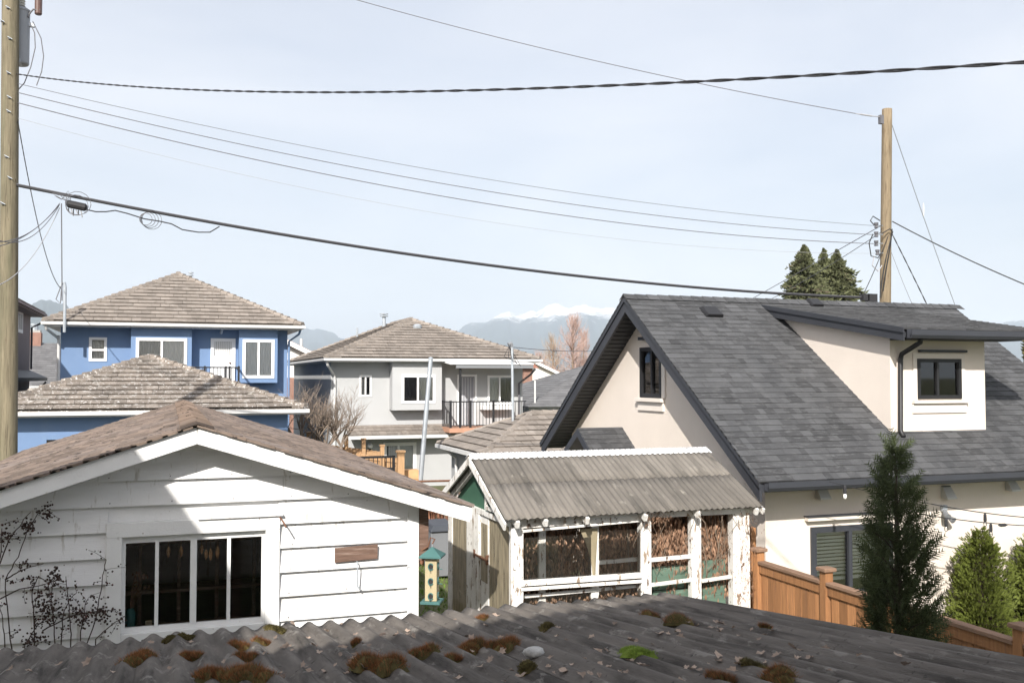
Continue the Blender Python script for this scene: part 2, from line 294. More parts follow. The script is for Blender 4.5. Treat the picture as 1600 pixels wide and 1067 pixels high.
def tiles(parent, name, m, fr, poly, tw, ex, th, sep=0, stagger=0.5, lap=0.35, jit=0.0, gap=0.006, seed=1, stuff=None, round_=0.0, seen=None, tabs=(1.0,), slab=0.0):
    """courses of overlapping pieces over a roof plane; the pieces that show largest are objects of their own"""
    rn = random.Random(seed); poly = ccw(poly); o, U, V, N = fr; org = ORG[parent.name]
    u0 = min(p[0] for p in poly); u1 = max(p[0] for p in poly); v0 = min(p[1] for p in poly); v1 = max(p[1] for p in poly)
    full = []; rest = MB(fr); r = 0; v = v0
    def hgt(vv, vb): return th * (1 - (vv - vb) / (ex * (1 + lap))) + 0.004
    while v < v1 - 0.02:
        u = u0 - tw * 2 + (r % 2) * stagger * tw + rn.uniform(-.5, .5) * tw * (0.6 if len(tabs) > 1 else 0)
        while u < u1:
            k = rn.randrange(len(tabs)); w_ = tw * tabs[k]
            q = [(u + gap / 2, v), (u + w_ - gap / 2, v), (u + w_ - gap / 2, v + ex * (1 + lap)), (u + gap / 2, v + ex * (1 + lap))]
            c = clip(q, poly)
            if len(c) > 2 and area(c) > 0.02 * tw * ex:
                if area(c) > 0.985 * area(q): full.append((u, v, k))
                else:
                    n = len(c); rest.add([(a, b, hgt(b, v)) for a, b in c] + [(a, b, -0.012) for a, b in c],
                                         [tuple(range(n)), tuple(range(n, 2 * n))[::-1]] + [(i, n + i, n + (i + 1) % n, (i + 1) % n) for i in range(n)])
            u += w_
        v += ex; r += 1
    order = []
    for (u, v, k) in full:
        p = o + U * (u + tw / 2) + V * (v + ex / 2); ok = in_view(p) and (seen is None or seen(*proj(p)[:2]))
        order.append((0 if ok else 1, (p - EYE).length, u, v, k))
    order.sort()
    chosen = [t for t in order if t[0] == 0][:sep]
    n_ch = len(chosen); cs = set(chosen); left_over = [t for t in order if t not in cs]
    def piece(w_):
        a = gap / 2; b = w_ - gap / 2; L_ = ex * (1 + lap); h0 = th + 0.004; h1 = 0.004; z = -0.012; e = round_
        if slab: zf = h0 - slab; return ([(a, 0, h0), (b, 0, h0), (b, L_, h1), (a, L_, h1), (a, 0, zf), (b, 0, zf), (b, L_, h1 - .01), (a, L_, h1 - .01)], [(0, 1, 2, 3), (4, 5, 1, 0), (7, 6, 5, 4), (5, 6, 2, 1), (6, 7, 3, 2), (7, 4, 0, 3)])
        if e: return ([(a, e, h0 - e * .8), (b, e, h0 - e * .8), (b, L_, h1), (a, L_, h1), (a, 0, z), (b, 0, z), (b, L_, z), (a, L_, z), (a + 0, 0.0, h0 * .55), (b, 0.0, h0 * .55)],
                      [(0, 1, 2, 3), (8, 9, 1, 0), (4, 5, 9, 8), (7, 6, 5, 4), (5, 6, 2, 1, 9), (6, 7, 3, 2), (7, 4, 8, 0, 3)])
        return ([(a, 0, h0), (b, 0, h0), (b, L_, h1), (a, L_, h1), (a, 0, z), (b, 0, z), (b, L_, z), (a, L_, z)],
                [(0, 1, 2, 3), (4, 5, 1, 0), (7, 6, 5, 4), (5, 6, 2, 1), (6, 7, 3, 2), (7, 4, 0, 3)])
    tmpl = []
    for t in tabs:
        vs, fs = piece(tw * t); me = bpy.data.meshes.new(name); me.from_pydata(vs, [], fs); me.materials.append(m); tmpl.append(me)
    for (_, _, u, v, k) in chosen:
        ob = bpy.data.objects.new(name, tmpl[k]); COL.objects.link(ob); ob.parent = parent
        du = rn.uniform(-jit, jit); dv = rn.uniform(-jit, jit); dn = rn.uniform(0, jit) * .5
        p = o + U * (u + du) + V * (v + dv) + N * dn - org
        ob.matrix_basis = Matrix(((U.x, V.x, N.x, p.x), (U.y, V.y, N.y, p.y), (U.z, V.z, N.z, p.z), (0, 0, 0, 1)))
    for (_, _, u, v, k) in left_over:
        vs, fs = piece(tw * tabs[k]); du = rn.uniform(-jit, jit); dv = rn.uniform(-jit, jit); dn = rn.uniform(0, jit) * .5
        rest.add([(a + u + du, b + v + dv, c + dn) for a, b, c in vs], fs)
    if rest.f:
        ob = rest.build(stuff or name + '_field', m, parent); ob['kind'] = 'stuff'
    return n_ch
def slope_frame(p_eave0, p_eave1, p_top):
    """frame of a roof plane: u along the eave from p_eave0, v up the slope"""
    a, b, t = Vector(p_eave0), Vector(p_eave1), Vector(p_top)
    U = (b - a).normalized(); V = (t - a); V = (V - U * V.dot(U)).normalized(); N = U.cross(V)
    return (a, U, V, N)
def uv(fr, p): d = Vector(p) - fr[0]; return (d.dot(fr[1]), d.dot(fr[2]))
def corrugated(parent, name, m, fr, u0, u1, v0, v1, pitch, amp, th=0.007, seg=10, nv=2, lift=0.0, rag=0.0, seed=0):
    rn = random.Random(seed); nu = max(2, int((u1 - u0) / pitch * seg)); mb = MB(fr); vs = []; fs = []
    for lay in (0, 1):
        for j in range(nv + 1):
            for i in range(nu + 1):
                u = u0 + (u1 - u0) * i / nu; v = v0 + (v1 - v0) * j / nv
                if j == 0: v += rag * math.sin(i * .37) * .5 + rn.uniform(-rag, rag) * .3
                vs.append((u, v, lift + amp * math.cos(2 * math.pi * u / pitch) - lay * th))
    S = (nv + 1) * (nu + 1); W = nu + 1
    for j in range(nv):
        for i in range(nu):
            a = j * W + i; fs.append((a, a + 1, a + W + 1, a + W)); fs.append((S + a + W, S + a + W + 1, S + a + 1, S + a))
    for i in range(nu):
        fs.append((i + 1, i, S + i, S + i + 1)); a = nv * W + i; fs.append((a, a + 1, S + a + 1, S + a))
    for j in range(nv):
        a = j * W; fs.append((a, a + W, S + a + W, S + a)); a = j * W + nu; fs.append((a + W, a, S + a, S + a + W))
    mb.add(vs, fs); o = mb.build(name, m, parent, smooth=True)
    return o
def window(parent, fr, u0, u1, v0, v1, fm, fw=0.06, split=(), hsplit=(), proud=0.03, sink=0.05, back=None, backd=0.12, gm=None, name='window', half=None):
    """frame (a part) with panes and a blind or curtain behind (sub-parts)"""
    mb = MB(fr)
    mb.box(u0 - fw * .3, u0 + fw * .7, v0 - fw * .3, v1 + fw * .3, -sink, proud); mb.box(u1 - fw * .7, u1 + fw * .3, v0 - fw * .3, v1 + fw * .3, -sink, proud)
    mb.box(u0 + fw * .7, u1 - fw * .7, v0 - fw * .3, v0 + fw * .7, -sink, proud - .002); mb.box(u0 + fw * .7, u1 - fw * .7, v1 - fw * .7, v1 + fw * .3, -sink, proud - .002)
    wo = mb.build(name, fm, parent)
    xs = [u0] + [u0 + (u1 - u0) * s for s in split] + [u1]; zs = [v0] + [v0 + (v1 - v0) * s for s in hsplit] + [v1]
    for s in xs[1:-1]: MB(fr).box(s - fw * .35, s + fw * .35, v0 + fw * .7, v1 - fw * .7, -sink + .004, proud - .006).build('mullion', fm, wo)
    for s in zs[1:-1]: MB(fr).box(u0 + fw * .7, u1 - fw * .7, s - fw * .35, s + fw * .35, -sink + .006, proud - .009).build('rail', fm, wo)
    for i in range(len(xs) - 1):
        for j in range(len(zs) - 1):
            MB(fr).box(xs[i] + .01, xs[i + 1] - .01, zs[j] + .01, zs[j + 1] - .01, -sink * .4, -sink * .4 + .006).build('pane', gm or M['glass_bright'], wo)
    if back:
        for i in range(len(xs) - 1):
            bm_ = back[i % len(back)]
            if bm_ is None: continue
            c = MB(fr); a, b = xs[i] + .02, xs[i + 1] - .02; n = max(4, int((b - a) / .05)); vs = []
            for k in range(n + 1): 
                uu = a + (b - a) * k / n; dd = -backd - .02 * (k % 2); vs += [(uu, v0 - .05, dd), (uu, v1 + .05, dd)]
            c.add(vs, [(2 * k, 2 * k + 2, 2 * k + 3, 2 * k + 1) for k in range(n)]); c.build('curtain', bm_, wo)  # in dark_interior it is a dark sheet painted for the unlit room's shade
    return wo

# ------------------------------------------------------------------ terrain
def ground_z(x, y):
    t = min(1, max(0, (y - 27.5) / 7)); return -0.6 * t * t * (3 - 2 * t)
mb = MB(); ys = [-16000, -4000, -800, -150, -40, -10, 0, 10, 20, 27.5, 28.5, 29.5, 30.5, 31.5, 32.5, 33.5, 34.5, 50, 150, 800, 4000, 9000, 15800]
xs = [-15800, -4000, -800, -150, -40, -15, 0, 15, 40, 150, 800, 4000, 15800]
mb.add([(x * .97, y * .97 if abs(y) > 1000 else y, ground_z(x, y)) for y in ys for x in xs], [(j * len(xs) + i, j * len(xs) + i + 1, (j + 1) * len(xs) + i + 1, (j + 1) * len(xs) + i) for j in range(len(ys) - 1) for i in range(len(xs) - 1)])
mb.build('ground', M['ground'])['kind'] = 'structure'
MB().box(-40, 60, 22.9, 27.3, -0.05, 0.012).build('lane', M['asphalt'])['kind'] = 'structure'
rn = random.Random(5); mb = MB()
for i in range(9000):                                            # lawn blades in the gap beside the greenhouse
    x = rn.uniform(2.8, 7.2); y = rn.uniform(11.5, 22.4)
    if x > 3.7 and y < 13.8: continue
    a = rn.uniform(0, 6.28); h = rn.uniform(.03, .085); dx, dy = math.cos(a) * .012, math.sin(a) * .012
    mb.add([(x - dx, y - dy, 0), (x + dx, y + dy, 0), (x + rn.uniform(-.03, .03), y + rn.uniform(-.03, .03), h)], [(0, 1, 2)])
tag(mb.build('grass', M['grass']), 'short green lawn between the white garage and the greenhouse', 'grass', kind='stuff')
def snow_mat(name, base, lo, hi):
    m = bpy.data.materials.new(name); m.use_nodes = True; n = m.node_tree; L = n.links.new; b = n.nodes['Principled BSDF']; b.inputs['Roughness'].default_value = 1; b.inputs['Specular IOR Level'].default_value = 0
    g = n.nodes.new('ShaderNodeNewGeometry'); s = n.nodes.new('ShaderNodeSeparateXYZ'); L(g.outputs['Position'], s.inputs[0])
    z = n.nodes.new('ShaderNodeTexNoise'); z.inputs['Scale'].default_value = 0.0042; z.inputs['Detail'].default_value = 7; z.inputs['Roughness'].default_value = 0.7; L(g.outputs['Position'], z.inputs['Vector'])
    q = n.nodes.new('ShaderNodeMath'); q.operation = 'MULTIPLY_ADD'; q.inputs[1].default_value = 620; L(z.outputs[0], q.inputs[0]); L(s.outputs['Z'], q.inputs[2])
    r = n.nodes.new('ShaderNodeMapRange'); r.inputs[1].default_value = lo + 310; r.inputs[2].default_value = hi + 310; L(q.outputs[0], r.inputs[0])
    x = n.nodes.new('ShaderNodeMixRGB'); x.inputs[1].default_value = (*base, 1); x.inputs[2].default_value = (.8, .8, .82, 1); L(r.outputs[0], x.inputs[0]); L(x.outputs[0], b.inputs['Base Color'])
    return m
def range_(name, prof, dist, m, seed, rough):
    """a mountain range: the skyline heights run along its crest, spurs fall towards the city"""
    rn = random.Random(seed); n = 620; rows = 14; mb = MB(); vs = []
    from mathutils import noise as mn
    x0, x1 = prof[0][0], prof[-1][0]
    for j in range(rows + 3):
        t = j / rows
        for i in range(n + 1):
            px = x0 + (x1 - x0) * i / n; k = 0
            while prof[k + 1][0] < px and k < len(prof) - 2: k += 1
            a, b = prof[k], prof[k + 1]; f = min(1, max(0, (px - a[0]) / (b[0] - a[0]))); f = f * f * (3 - 2 * f) * .5 + f * .5
            hpx = 590 - (a[1] + (b[1] - a[1]) * f) + 2.2 * mn.fractal(Vector((px * .11, seed, 0)), .9, 2.1, 4)
            d = dist * (0.66 + 0.34 * t); w_ = D(px, 533, d); crest = hpx / 1500 * dist
            nv = mn.fractal(Vector((px * rough, t * 2.2, seed)), 0.9, 2.1, 5)
            shape = min(1, t) ** 0.8 if t <= 1 else 1 - (t - 1) * 3
            h = crest * shape * (1 + .16 * nv * (1 - abs(2 * min(t, 1) - 1) * .75)) + (crest * .035 * nv if t > .9 else 0)
            vs.append((w_.x, w_.y, max(-0.5, h) if t > 0 else -2))
    W = n + 1
    mb.add(vs, [(j * W + i, j * W + i + 1, (j + 1) * W + i + 1, (j + 1) * W + i) for j in range(rows + 2) for i in range(n)])
    o = mb.build(name, m, smooth=True); o['kind'] = 'structure'; return o
prof_far = [(-700, 560), (-300, 530), (0, 540), (130, 520), (250, 505), (380, 500), (440, 507), (480, 510), (505, 515), (535, 527), (580, 545), (640, 548), (690, 528), (717, 516), (734, 503), (747, 501), (762, 497), (781, 493), (797, 488), (820, 490), (839, 486), (859, 477), (876, 474), (891, 479), (903, 477), (916, 477), (934, 484), (962, 484), (1000, 490), (1100, 505), (1250, 512), (1400, 520), (1500, 511), (1530, 506), (1552, 510), (1580, 500), (1640, 493), (1760, 500), (1900, 540), (2300, 565)]
prof_near = [(-500, 575), (-300, 560), (-150, 545), (-40, 535), (10, 512), (35, 486), (52, 472), (68, 467), (84, 466), (98, 471), (112, 486), (130, 508), (170, 540), (260, 560), (420, 575)]
range_('mountain_range', prof_far, 12500, snow_mat('forest_and_snow', (0.035, 0.05, 0.055), 690, 850), 3, 0.03)
range_('mountain', prof_near, 7000, mat('forest_slope', (0.03, 0.045, 0.045), 1, 0.3, 0.004), 8, 0.02)

# ------------------------------------------------------------------ the house at the viewpoint (behind and left of the lens): it shades the near roof
own = thing('house', 'cream house at the viewpoint whose shadow falls over the corrugated roof', 'house', (-1, -4, 0))
pr = [(-6.4, 0), (3.25, 0), (3.25, 7.75), (0.9, 8.35), (-6.4, 7.0)]
MB(front(-0.35)).prism([(u, v, 0) for u, v in pr], (0, 0, 9)).build('wall', M['stucco_cream'], own)
MB(front(-0.32)).prism([(3.4, 7.72, 0), (0.9, 8.36, 0), (-6.7, 6.96, 0), (-6.7, 7.1, 0), (0.9, 8.52, 0), (3.4, 7.86, 0)], (0, 0, 9.3)).build('roof', M['brown_shingle'], own)
MB().box(-6.4, -3.1, -0.34, 5.55, 0, 6.75).build('wall', M['stucco_cream'], own)
MB().box(-6.7, -2.8, -0.31, 5.8, 6.752, 6.98).build('roof', M['brown_shingle'], own)

# ------------------------------------------------------------------ lean-to with the corrugated roof in the foreground
LY, LZ, LS = 7.78, 2.25, 0.123
lean = thing('lean_to', 'weathered grey corrugated lean-to roof across the foreground', 'shed', (1, 5, 0))
def lean_z(y): return LZ + LS * (LY - y)
LFR = slope_frame((4.2, LY, LZ), (-3, LY, LZ), (4.2, 2, lean_z(2)))      # u runs left from the right edge, v up the slope
PITCH, AMP = 0.165, 0.0205
sw = PITCH * 6.5
for k in range(7):
    a = k * sw; o_ = corrugated(lean, 'roof_sheet', M['asbestos'], LFR, a, a + sw + PITCH * (.5 if k < 6 else 0), rn.uniform(-.012, .012), 5.3, PITCH, AMP, 0.008, 14, 30, lift=.009 * (k % 2), rag=.01, seed=k)
for x in (-2.2, 0.9, 4.05): MB().box(x - .05, x + .05, 7.3, 7.4, 0, lean_z(7.35) - .14).build('post', M['plank'], lean)
MB().beam((-2.3, 7.35, lean_z(7.35) - .09), (4.1, 7.35, lean_z(7.35) - .09), .09, .1).build('beam', M['plank'], lean)
MB().beam((-2.3, 3.2, lean_z(3.2) - .09), (4.1, 3.2, lean_z(3.2) - .09), .09, .1).build('beam', M['plank'], lean)
for x in (-2.2, 4.05): MB().box(x - .05, x + .05, 3.15, 3.25, 0, lean_z(3.2) - .14).build('post', M['plank'], lean)
def lean_at(px, py):
    d = ray(px, py); n = LFR[3]; t = (LFR[0] - EYE).dot(n) / d.dot(n); p = EYE + d * t
    u, v = uv(LFR, p); p = LFR[0] + LFR[1] * u + LFR[2] * v + n * (AMP * math.cos(2 * math.pi * u / PITCH) + .009); return p

# ------------------------------------------------------------------ white garage
GY, GF = 10.5, 10.15
AX, AZ_ = 0.27, 3.72; EXR, EZ = 3.13, 2.80; EXL = 2 * AX - EXR; GB = 20.6
sl = (AZ_ - EZ) / (EXR - AX)
gar = thing('garage', 'white clapboard garage with brown shingled gable roof and black four pane window', 'garage', (AX, 15, 0))
WL, WR = EXL + .48, 2.62
def under(x, dz=0): return AZ_ - .06 - sl * abs(x - AX) + dz
w0, w1 = P(190, 900, Y=GY).x, P(414, 900, Y=GY).x; wz0, wz1 = P(300, 981, Y=GY).z, P(300, 833, Y=GY).z
tw_ = 0.145
gable = [(WL, 0), (WR, 0), (WR, under(WR)), (AX, under(AX)), (WL, under(WL))]
wall(gar, 'wall', M['trim'], front(GY + .03), gable, [rect(w0, w1, wz0, wz1)], .1)
wall(gar, 'wall', M['siding'], front(GB - .35), gable, (), .1)
MB().box(WR - .1, WR, GY + .14, GB - .36, 0, under(WR) - .01).build('wall', M['siding'], gar)
MB().box(WL, WL + .1, GY + .14, GB - .36, 0, under(WL) - .01).build('wall', M['siding'], gar)
MB().box(WL + .12, WR - .12, GY + .16, GB - .5, .0, .02).build('floor', M['concrete'], gar)
zz = 3.415; row = 0                                                # clapboards, each one a board
conv = ccw([(WL + .01, 0.02), (WR - .11, 0.02), (WR - .11, under(WR - .11)), (AX, under(AX)), (WL + .01, under(WL + .01))])
rb = random.Random(11)
while zz > 0.3:
    z0, z1 = zz - .255, zz + .02; spans = [(WL - .1, WR + .1)]
    if z0 < wz1 + tw_ and z1 > wz0 - tw_: spans = [(WL - .1, w0 - tw_ + .01), (w1 + tw_ - .01, WR)]
    cut = {1: 1.16, 2: -.56, 3: .33}.get(row)
    if cut is not None and len(spans) == 1: spans = [(spans[0][0], cut - .002), (cut + .002, spans[0][1])]
    zt = min(z1, under(AX))
    for (a, b) in spans:
        zlim = z1
        if len(spans) == 2 and z0 < wz1 + tw_ < z1: pass
        c = clip([(a, z0), (b, z0), (b, z1), (a, z1)], conv)
        if len(c) < 3: continue
        n = len(c); tw2 = rb.uniform(-.002, .002)
        mb = MB(front(GY + .03)); mb.add([(u, v, 0.060 - .052 * (v - z0) / .275 + tw2) for u, v in c] + [(u, v, .001) for u, v in c], [tuple(range(n)), tuple(range(n, 2 * n))[::-1]] + [(i, n + i, n + (i + 1) % n, (i + 1) % n) for i in range(n)])
        mb.build('siding_board', M['siding'], gar)
    zz -= .255; row += 1
nl = MB(front(GY)); zz = 3.415 - .255
while zz > 1.3:
    for k in range(7):
        u = WL + .35 + k * .6 + rb.uniform(-.02, .02)
        if under(u) - .15 > zz + .03 and (u < w0 - tw_ - .05 or u > w1 + tw_ + .05 or zz > wz1 + tw_): nl.box(u - .005, u + .005, zz + .03, zz + .04, .0, .028)
    zz -= .255
nl.build('nail_heads', M['cable_grey'], gar)['kind'] = 'stuff'
MB(front(GY)).box(WR - .11, WR + .015, 0, under(WR) - .03, -.03, .034).build('corner_board', M['siding'], gar, bevel=.004)
MB().box(WR + .001, WR + .02, GY - .0, GY + .1, 0, under(WR) - .03).build('corner_board', M['trim'], gar)
# window: casing, sashes, panes
fg = front(GY)
cas = MB(fg); cas.box(w0 - tw_, w0, wz0 - .1, wz1 - .001, -.02, .045); cas.box(w1, w1 + tw_, wz0 - .1, wz1 - .001, -.02, .045); cas.box(w0 - tw_, w1 + tw_, wz1, wz1 + tw_, -.02, .047); cas.box(w0 + .001, w1 - .001, wz0 - .1, wz0 - .001, -.02, .034)
win = cas.build('window', M['trim'], gar, bevel=.004)
MB(fg).box(w0 + .72, w1 + tw_ + .03, wz1 + tw_ + .002, wz1 + tw_ + .022, -.02, .075).build('drip_cap', M['siding'], win)
mb = MB(fg)
for (a, b) in ((w0, w0 + .035), (w1 - .035, w1)): mb.box(a, b, wz0, wz1, -.07, -.02)
mb.box(w0 + .035, w1 - .035, wz1 - .07, wz1, -.07, -.018); mb.box(w0 + .035, w1 - .035, wz0, wz0 + .05, -.07, -.018)
mb.build('sash', M['trim'], win)
ms = [P(x, 900, Y=GY + .05).x for x in (245, 302, 357)]
for i, x in enumerate(ms):
    hw = .032 if i == 1 else .018; MB(fg).box(x - hw, x + hw, wz0 + .05, wz1 - .07, -.075, -.012).build('mullion', M['trim'], win)
ed = [w0 + .03] + ms + [w1 - .03]
for i in range(4): MB(fg).box(ed[i] + .004, ed[i + 1] - .004, wz0 + .04, wz1 - .06, -.05, -.045).build('pane', M['glass'], win)
# things inside the dark garage, seen through the panes
shelf = thing('storage_shelf', 'dark slatted shelving deep inside the garage behind the window', 'shelf', ((w0 + w1) / 2, GY + 1.4, 0))
for i in range(6): x = w0 - .3 + i * .42; MB().box(x, x + .04, GY + 1.3, GY + 1.36, .02, 3.0).build('upright', M['plank'], shelf)
for z in (1.25, 1.75, 2.3): MB().box(w0 - .3, w0 + 1.86, GY + 1.24, GY + 1.6, z, z + .035).build('shelf_board', M['plank'], shelf)
for i, (x, y, h) in enumerate(((263, 862, 16), (283, 861, 15), (315, 858, 14), (322, 866, 15), (329, 866, 17), (340, 863, 18))):
    p = P(x, y, Y=GY + .22); h *= .0075; o_ = MB(); o_.lathe(p - ZA * h / 2, [(.004, 0), (.016, h * .25), (.022, h * .6), (.012, h * .9), (.003, h)], 7)
    o_.tube([p + ZA * h / 2, p + ZA * (h / 2 + .05), (p.x + rb.uniform(-.01, .01), p.y, wz1 + .1)], .002, 4)
    tag(o_.build('dried_pepper', M['pepper']), ['small orange dried pepper hanging leftmost inside the garage window', 'second orange dried pepper from the left inside the garage window', 'pale small dried pepper at the right of the thick window bar', 'dark orange dried pepper in the clump inside the garage window', 'pale orange dried pepper at the right of the clump in the window', 'rightmost orange dried pepper hanging alone inside the garage window'][i], 'pepper', 'dried peppers hanging in the garage window')
sb = MB(); sb.box(w0 - .05, w1 + .05, GY + .13, GY + .36, wz0 - .03, wz0 + .0); sb.build('inner_sill', M['plank'], win)
p = P(203, 972, Y=GY + .22); jar = thing('jar', 'teal jar with dried flower stems on the garage window sill', 'jar', (p.x, p.y, wz0))
MB().lathe((p.x, p.y, wz0), [(.05, 0), (.055, .02), (.055, .16), (.035, .19), (.038, .2)], 14).build('jar_body', M['teal'], jar, smooth=True)
mb = MB()
for k in range(7):
    q = Vector((p.x + rb.uniform(.02, .17), p.y + rb.uniform(-.03, .03), wz0 + rb.uniform(.3, .56))); mb.tube([(p.x, p.y, wz0 + .15), ((p.x + q.x) / 2 - .01, p.y, (wz0 + .2 + q.z) / 2), q], .003, 4)
    for j in range(6): a = q + Vector((rb.uniform(-.03, .03), rb.uniform(-.02, .02), rb.uniform(-.05, .02))); mb.add([a, a + Vector((.02, 0, .008)), a + Vector((.008, .005, .028))], [(0, 1, 2)])
mb.build('dried_stem', M['rust'], jar)
p = P(232, 968, Y=GY + .25); tag(MB().box(p.x - .03, p.x + .035, p.y - .02, p.y + .02, wz0 + .001, wz0 + .06).build('card_box', M['card'], bevel=.003), 'small beige box standing on the garage window sill', 'box')
# roof: boards, shingles, ridge caps, fascias
TK = .05
def gz(x): return AZ_ - sl * abs(x - AX)
for s in (-1, 1):
    ex = EXR if s > 0 else EXL
    mb = MB(); mb.prism([(AX, GF + .03, gz(AX) - .055), (ex, GF + .03, gz(ex) - .055), (ex, GF + .03, gz(ex) - .005), (AX, GF + .03, gz(AX) - .005)], (0, GB - GF - .06, 0)); mb.build('roof_deck', M['trim'], gar)
    # rake fascia, front and back
    for yy in (GF, GB - .03):
        mb = MB(); mb.prism([(AX + s * .002, yy, gz(AX) - .012), (ex, yy, gz(ex) - .012), (ex, yy, gz(ex) - .185), (AX + s * .002, yy, gz(AX) - .185)], (0, .028, 0)); mb.build('fascia', M['trim'], gar, fix=True, bevel=.003)
    mb = MB(); mb.box(min(ex, ex + s * .025), max(ex, ex + s * .025), GF, GB, gz(ex) - .15, gz(ex) - .01); mb.build('eave_board', M['trim'], gar)
    p0 = (ex, GB + .02, gz(ex)) if s > 0 else (ex, GF - .035, gz(ex)); p1 = (ex, GF - .035, gz(ex)) if s > 0 else (ex, GB + .02, gz(ex))
    if s > 0: p0, p1 = (ex, GF - .035, gz(ex)), (ex, GB + .02, gz(ex))
    else: p0, p1 = (ex, GB + .02, gz(ex)), (ex, GF - .035, gz(ex))
    fr = slope_frame(p0, p1, (AX, p0[1], gz(AX)))
    Ls = math.hypot(ex - AX, gz(AX) - gz(ex)); Wd = GB - GF + .055
    tiles(gar, 'shingle', M['brown_shingle'], fr, rect(-.0, Wd, -.04, Ls), .31, .15, .017, sep=150, jit=.007, gap=.020, seed=20 + s, stuff='shingle_field', seen=lambda x, y: y < 800)
yy = GF - .045; k = 0
while yy < GB:
    mb = MB(); y2 = yy + .36; zt = AZ_ + .028
    for s in (-1, 1):
        mb.add([(AX, yy, zt + .016), (AX + s * .16, yy, zt + .016 - .16 * sl), (AX + s * .16, y2, zt - .16 * sl), (AX, y2, zt), (AX, yy, zt - .01), (AX + s * .16, yy, zt - .012 - .16 * sl)], [(0, 1, 2, 3), (4, 5, 1, 0)])
    mb.build('ridge_cap', M['brown_dark'] if k in (0,) else M['brown_shingle'], gar, fix=False); yy += .27; k += 1
# things on the garage wall
q = P(556, 863, Y=GY); tag(MB(front(GY)).prism([(q.x - .235, q.z - .085, .032), (q.x + .23, q.z - .072, .032), (q.x + .232, q.z + .085, .032), (q.x - .235, q.z + .07, .032)], (0, 0, .022)).build('wooden_plaque', M['plank'], fix=True, bevel=.003), 'blank brown wooden board fixed flat on the white garage wall', 'board')
q = P(556, 876, Y=GY); hk = thing('wall_hook', 'white metal drop hook hanging below the brown board on the garage', 'hook', (q.x, GY - .05, q.z))
MB().tube([(q.x, GY + .0, q.z), (q.x, GY - .09, q.z + .005), (q.x, GY - .1, q.z - .06)], .007, 6).build('arm', M['galv'], hk); MB().tube([(q.x, GY - .1, q.z - .05), (q.x, GY - .1, q.z - .25), (q.x + .012, GY - .1, q.z - .275), (q.x + .022, GY - .1, q.z - .255)], .008, 6).build('hook_rod', M['galv'], hk)
q = P(436, 806, Y=GY); tag(MB().tube([(q.x, GY, q.z), (q.x + .02, GY - .16, q.z - .03), (q.x + .05, GY - .22, q.z - .09)], .009, 6).build('bracket', M['rust']), 'thin bent bracket sticking out at the window corner of the garage', 'bracket')
q = P(639, 888, Y=GY - .03); mb = MB(front(GY - .035)); mb.tube([(q.x + .022 * math.cos(a * .5236), q.z + .022 * math.sin(a * .5236), .0) for a in range(13)], .004, 5, cap=False); tag(mb.build('iron_ring', M['galv']), 'small metal ring hanging on the garage corner board', 'ring')
MB().box(WR + .022, WR + .13, GY - .02, GY + .22, 2.17, under(WR) - .02).build('rafter_block', M['plank'], gar, bevel=.004)
# bird feeder on its bracket
q = P(670, 852, Y=10.55); fx, fy = q.x, 10.4
br = tag(MB().tube([(WR + .03, GY + .0, 2.26), (WR + .12, GY - .06, 2.33), (fx - .02, fy, 2.43), (fx + .03, fy, 2.41), (fx, fy, 2.36)], .009, 7).build('feeder_bracket', M['rust']), 'dark bent iron bracket on the garage corner carrying the feeder', 'bracket')
fz1 = P(670, 868, Y=fy).z; fz0 = P(670, 940, Y=fy).z
fd = thing('bird_feeder', 'tall pale wooden bird feeder with teal green roof and feeding holes', 'feeder', (fx, fy, fz0))
hw = .066
def rotbox(mb, c, hx, hy, z0, z1, ang):
    ca, sa = math.cos(ang), math.sin(ang); pts = [(c[0] + ca * x - sa * y, c[1] + sa * x + ca * y) for x, y in ((-hx, -hy), (hx, -hy), (hx, hy), (-hx, hy))]
    return mb.prism([(x, y, z0) for x, y in pts], (0, 0, z1 - z0))
FA = math.radians(-28)
rotbox(MB(), (fx, fy), hw, hw, fz0 + .02, fz1, FA).build('feeder_body', M['feeder_wood'], fd, bevel=.003)
rotbox(MB(), (fx, fy), .11, .11, fz0 - .01, fz0 + .018, FA).build('tray', M['feeder_green'], fd, bevel=.003)
mb = MB(); ca, sa = math.cos(FA), math.sin(FA); cs = [(fx + ca * x - sa * y, fy + sa * x + ca * y) for x, y in ((-.125, -.125), (.125, -.125), (.125, .125), (-.125, .125))]
mb.add([(x, y, fz1 - .012) for x, y in cs] + [(x, y, fz1 + .006) for x, y in cs] + [(fx, fy, fz1 + .10)], [(3, 2, 1, 0), (0, 1, 5, 4), (1, 2, 6, 5), (2, 3, 7, 6), (3, 0, 4, 7), (4, 5, 8), (5, 6, 8), (6, 7, 8), (7, 4, 8)]); mb.build('feeder_roof', M['feeder_green'], fd)
MB().tube([(fx, fy, fz1 + .09), (fx + .004, fy, 2.38)], .004, 5).build('hanger', M['galv'], fd)
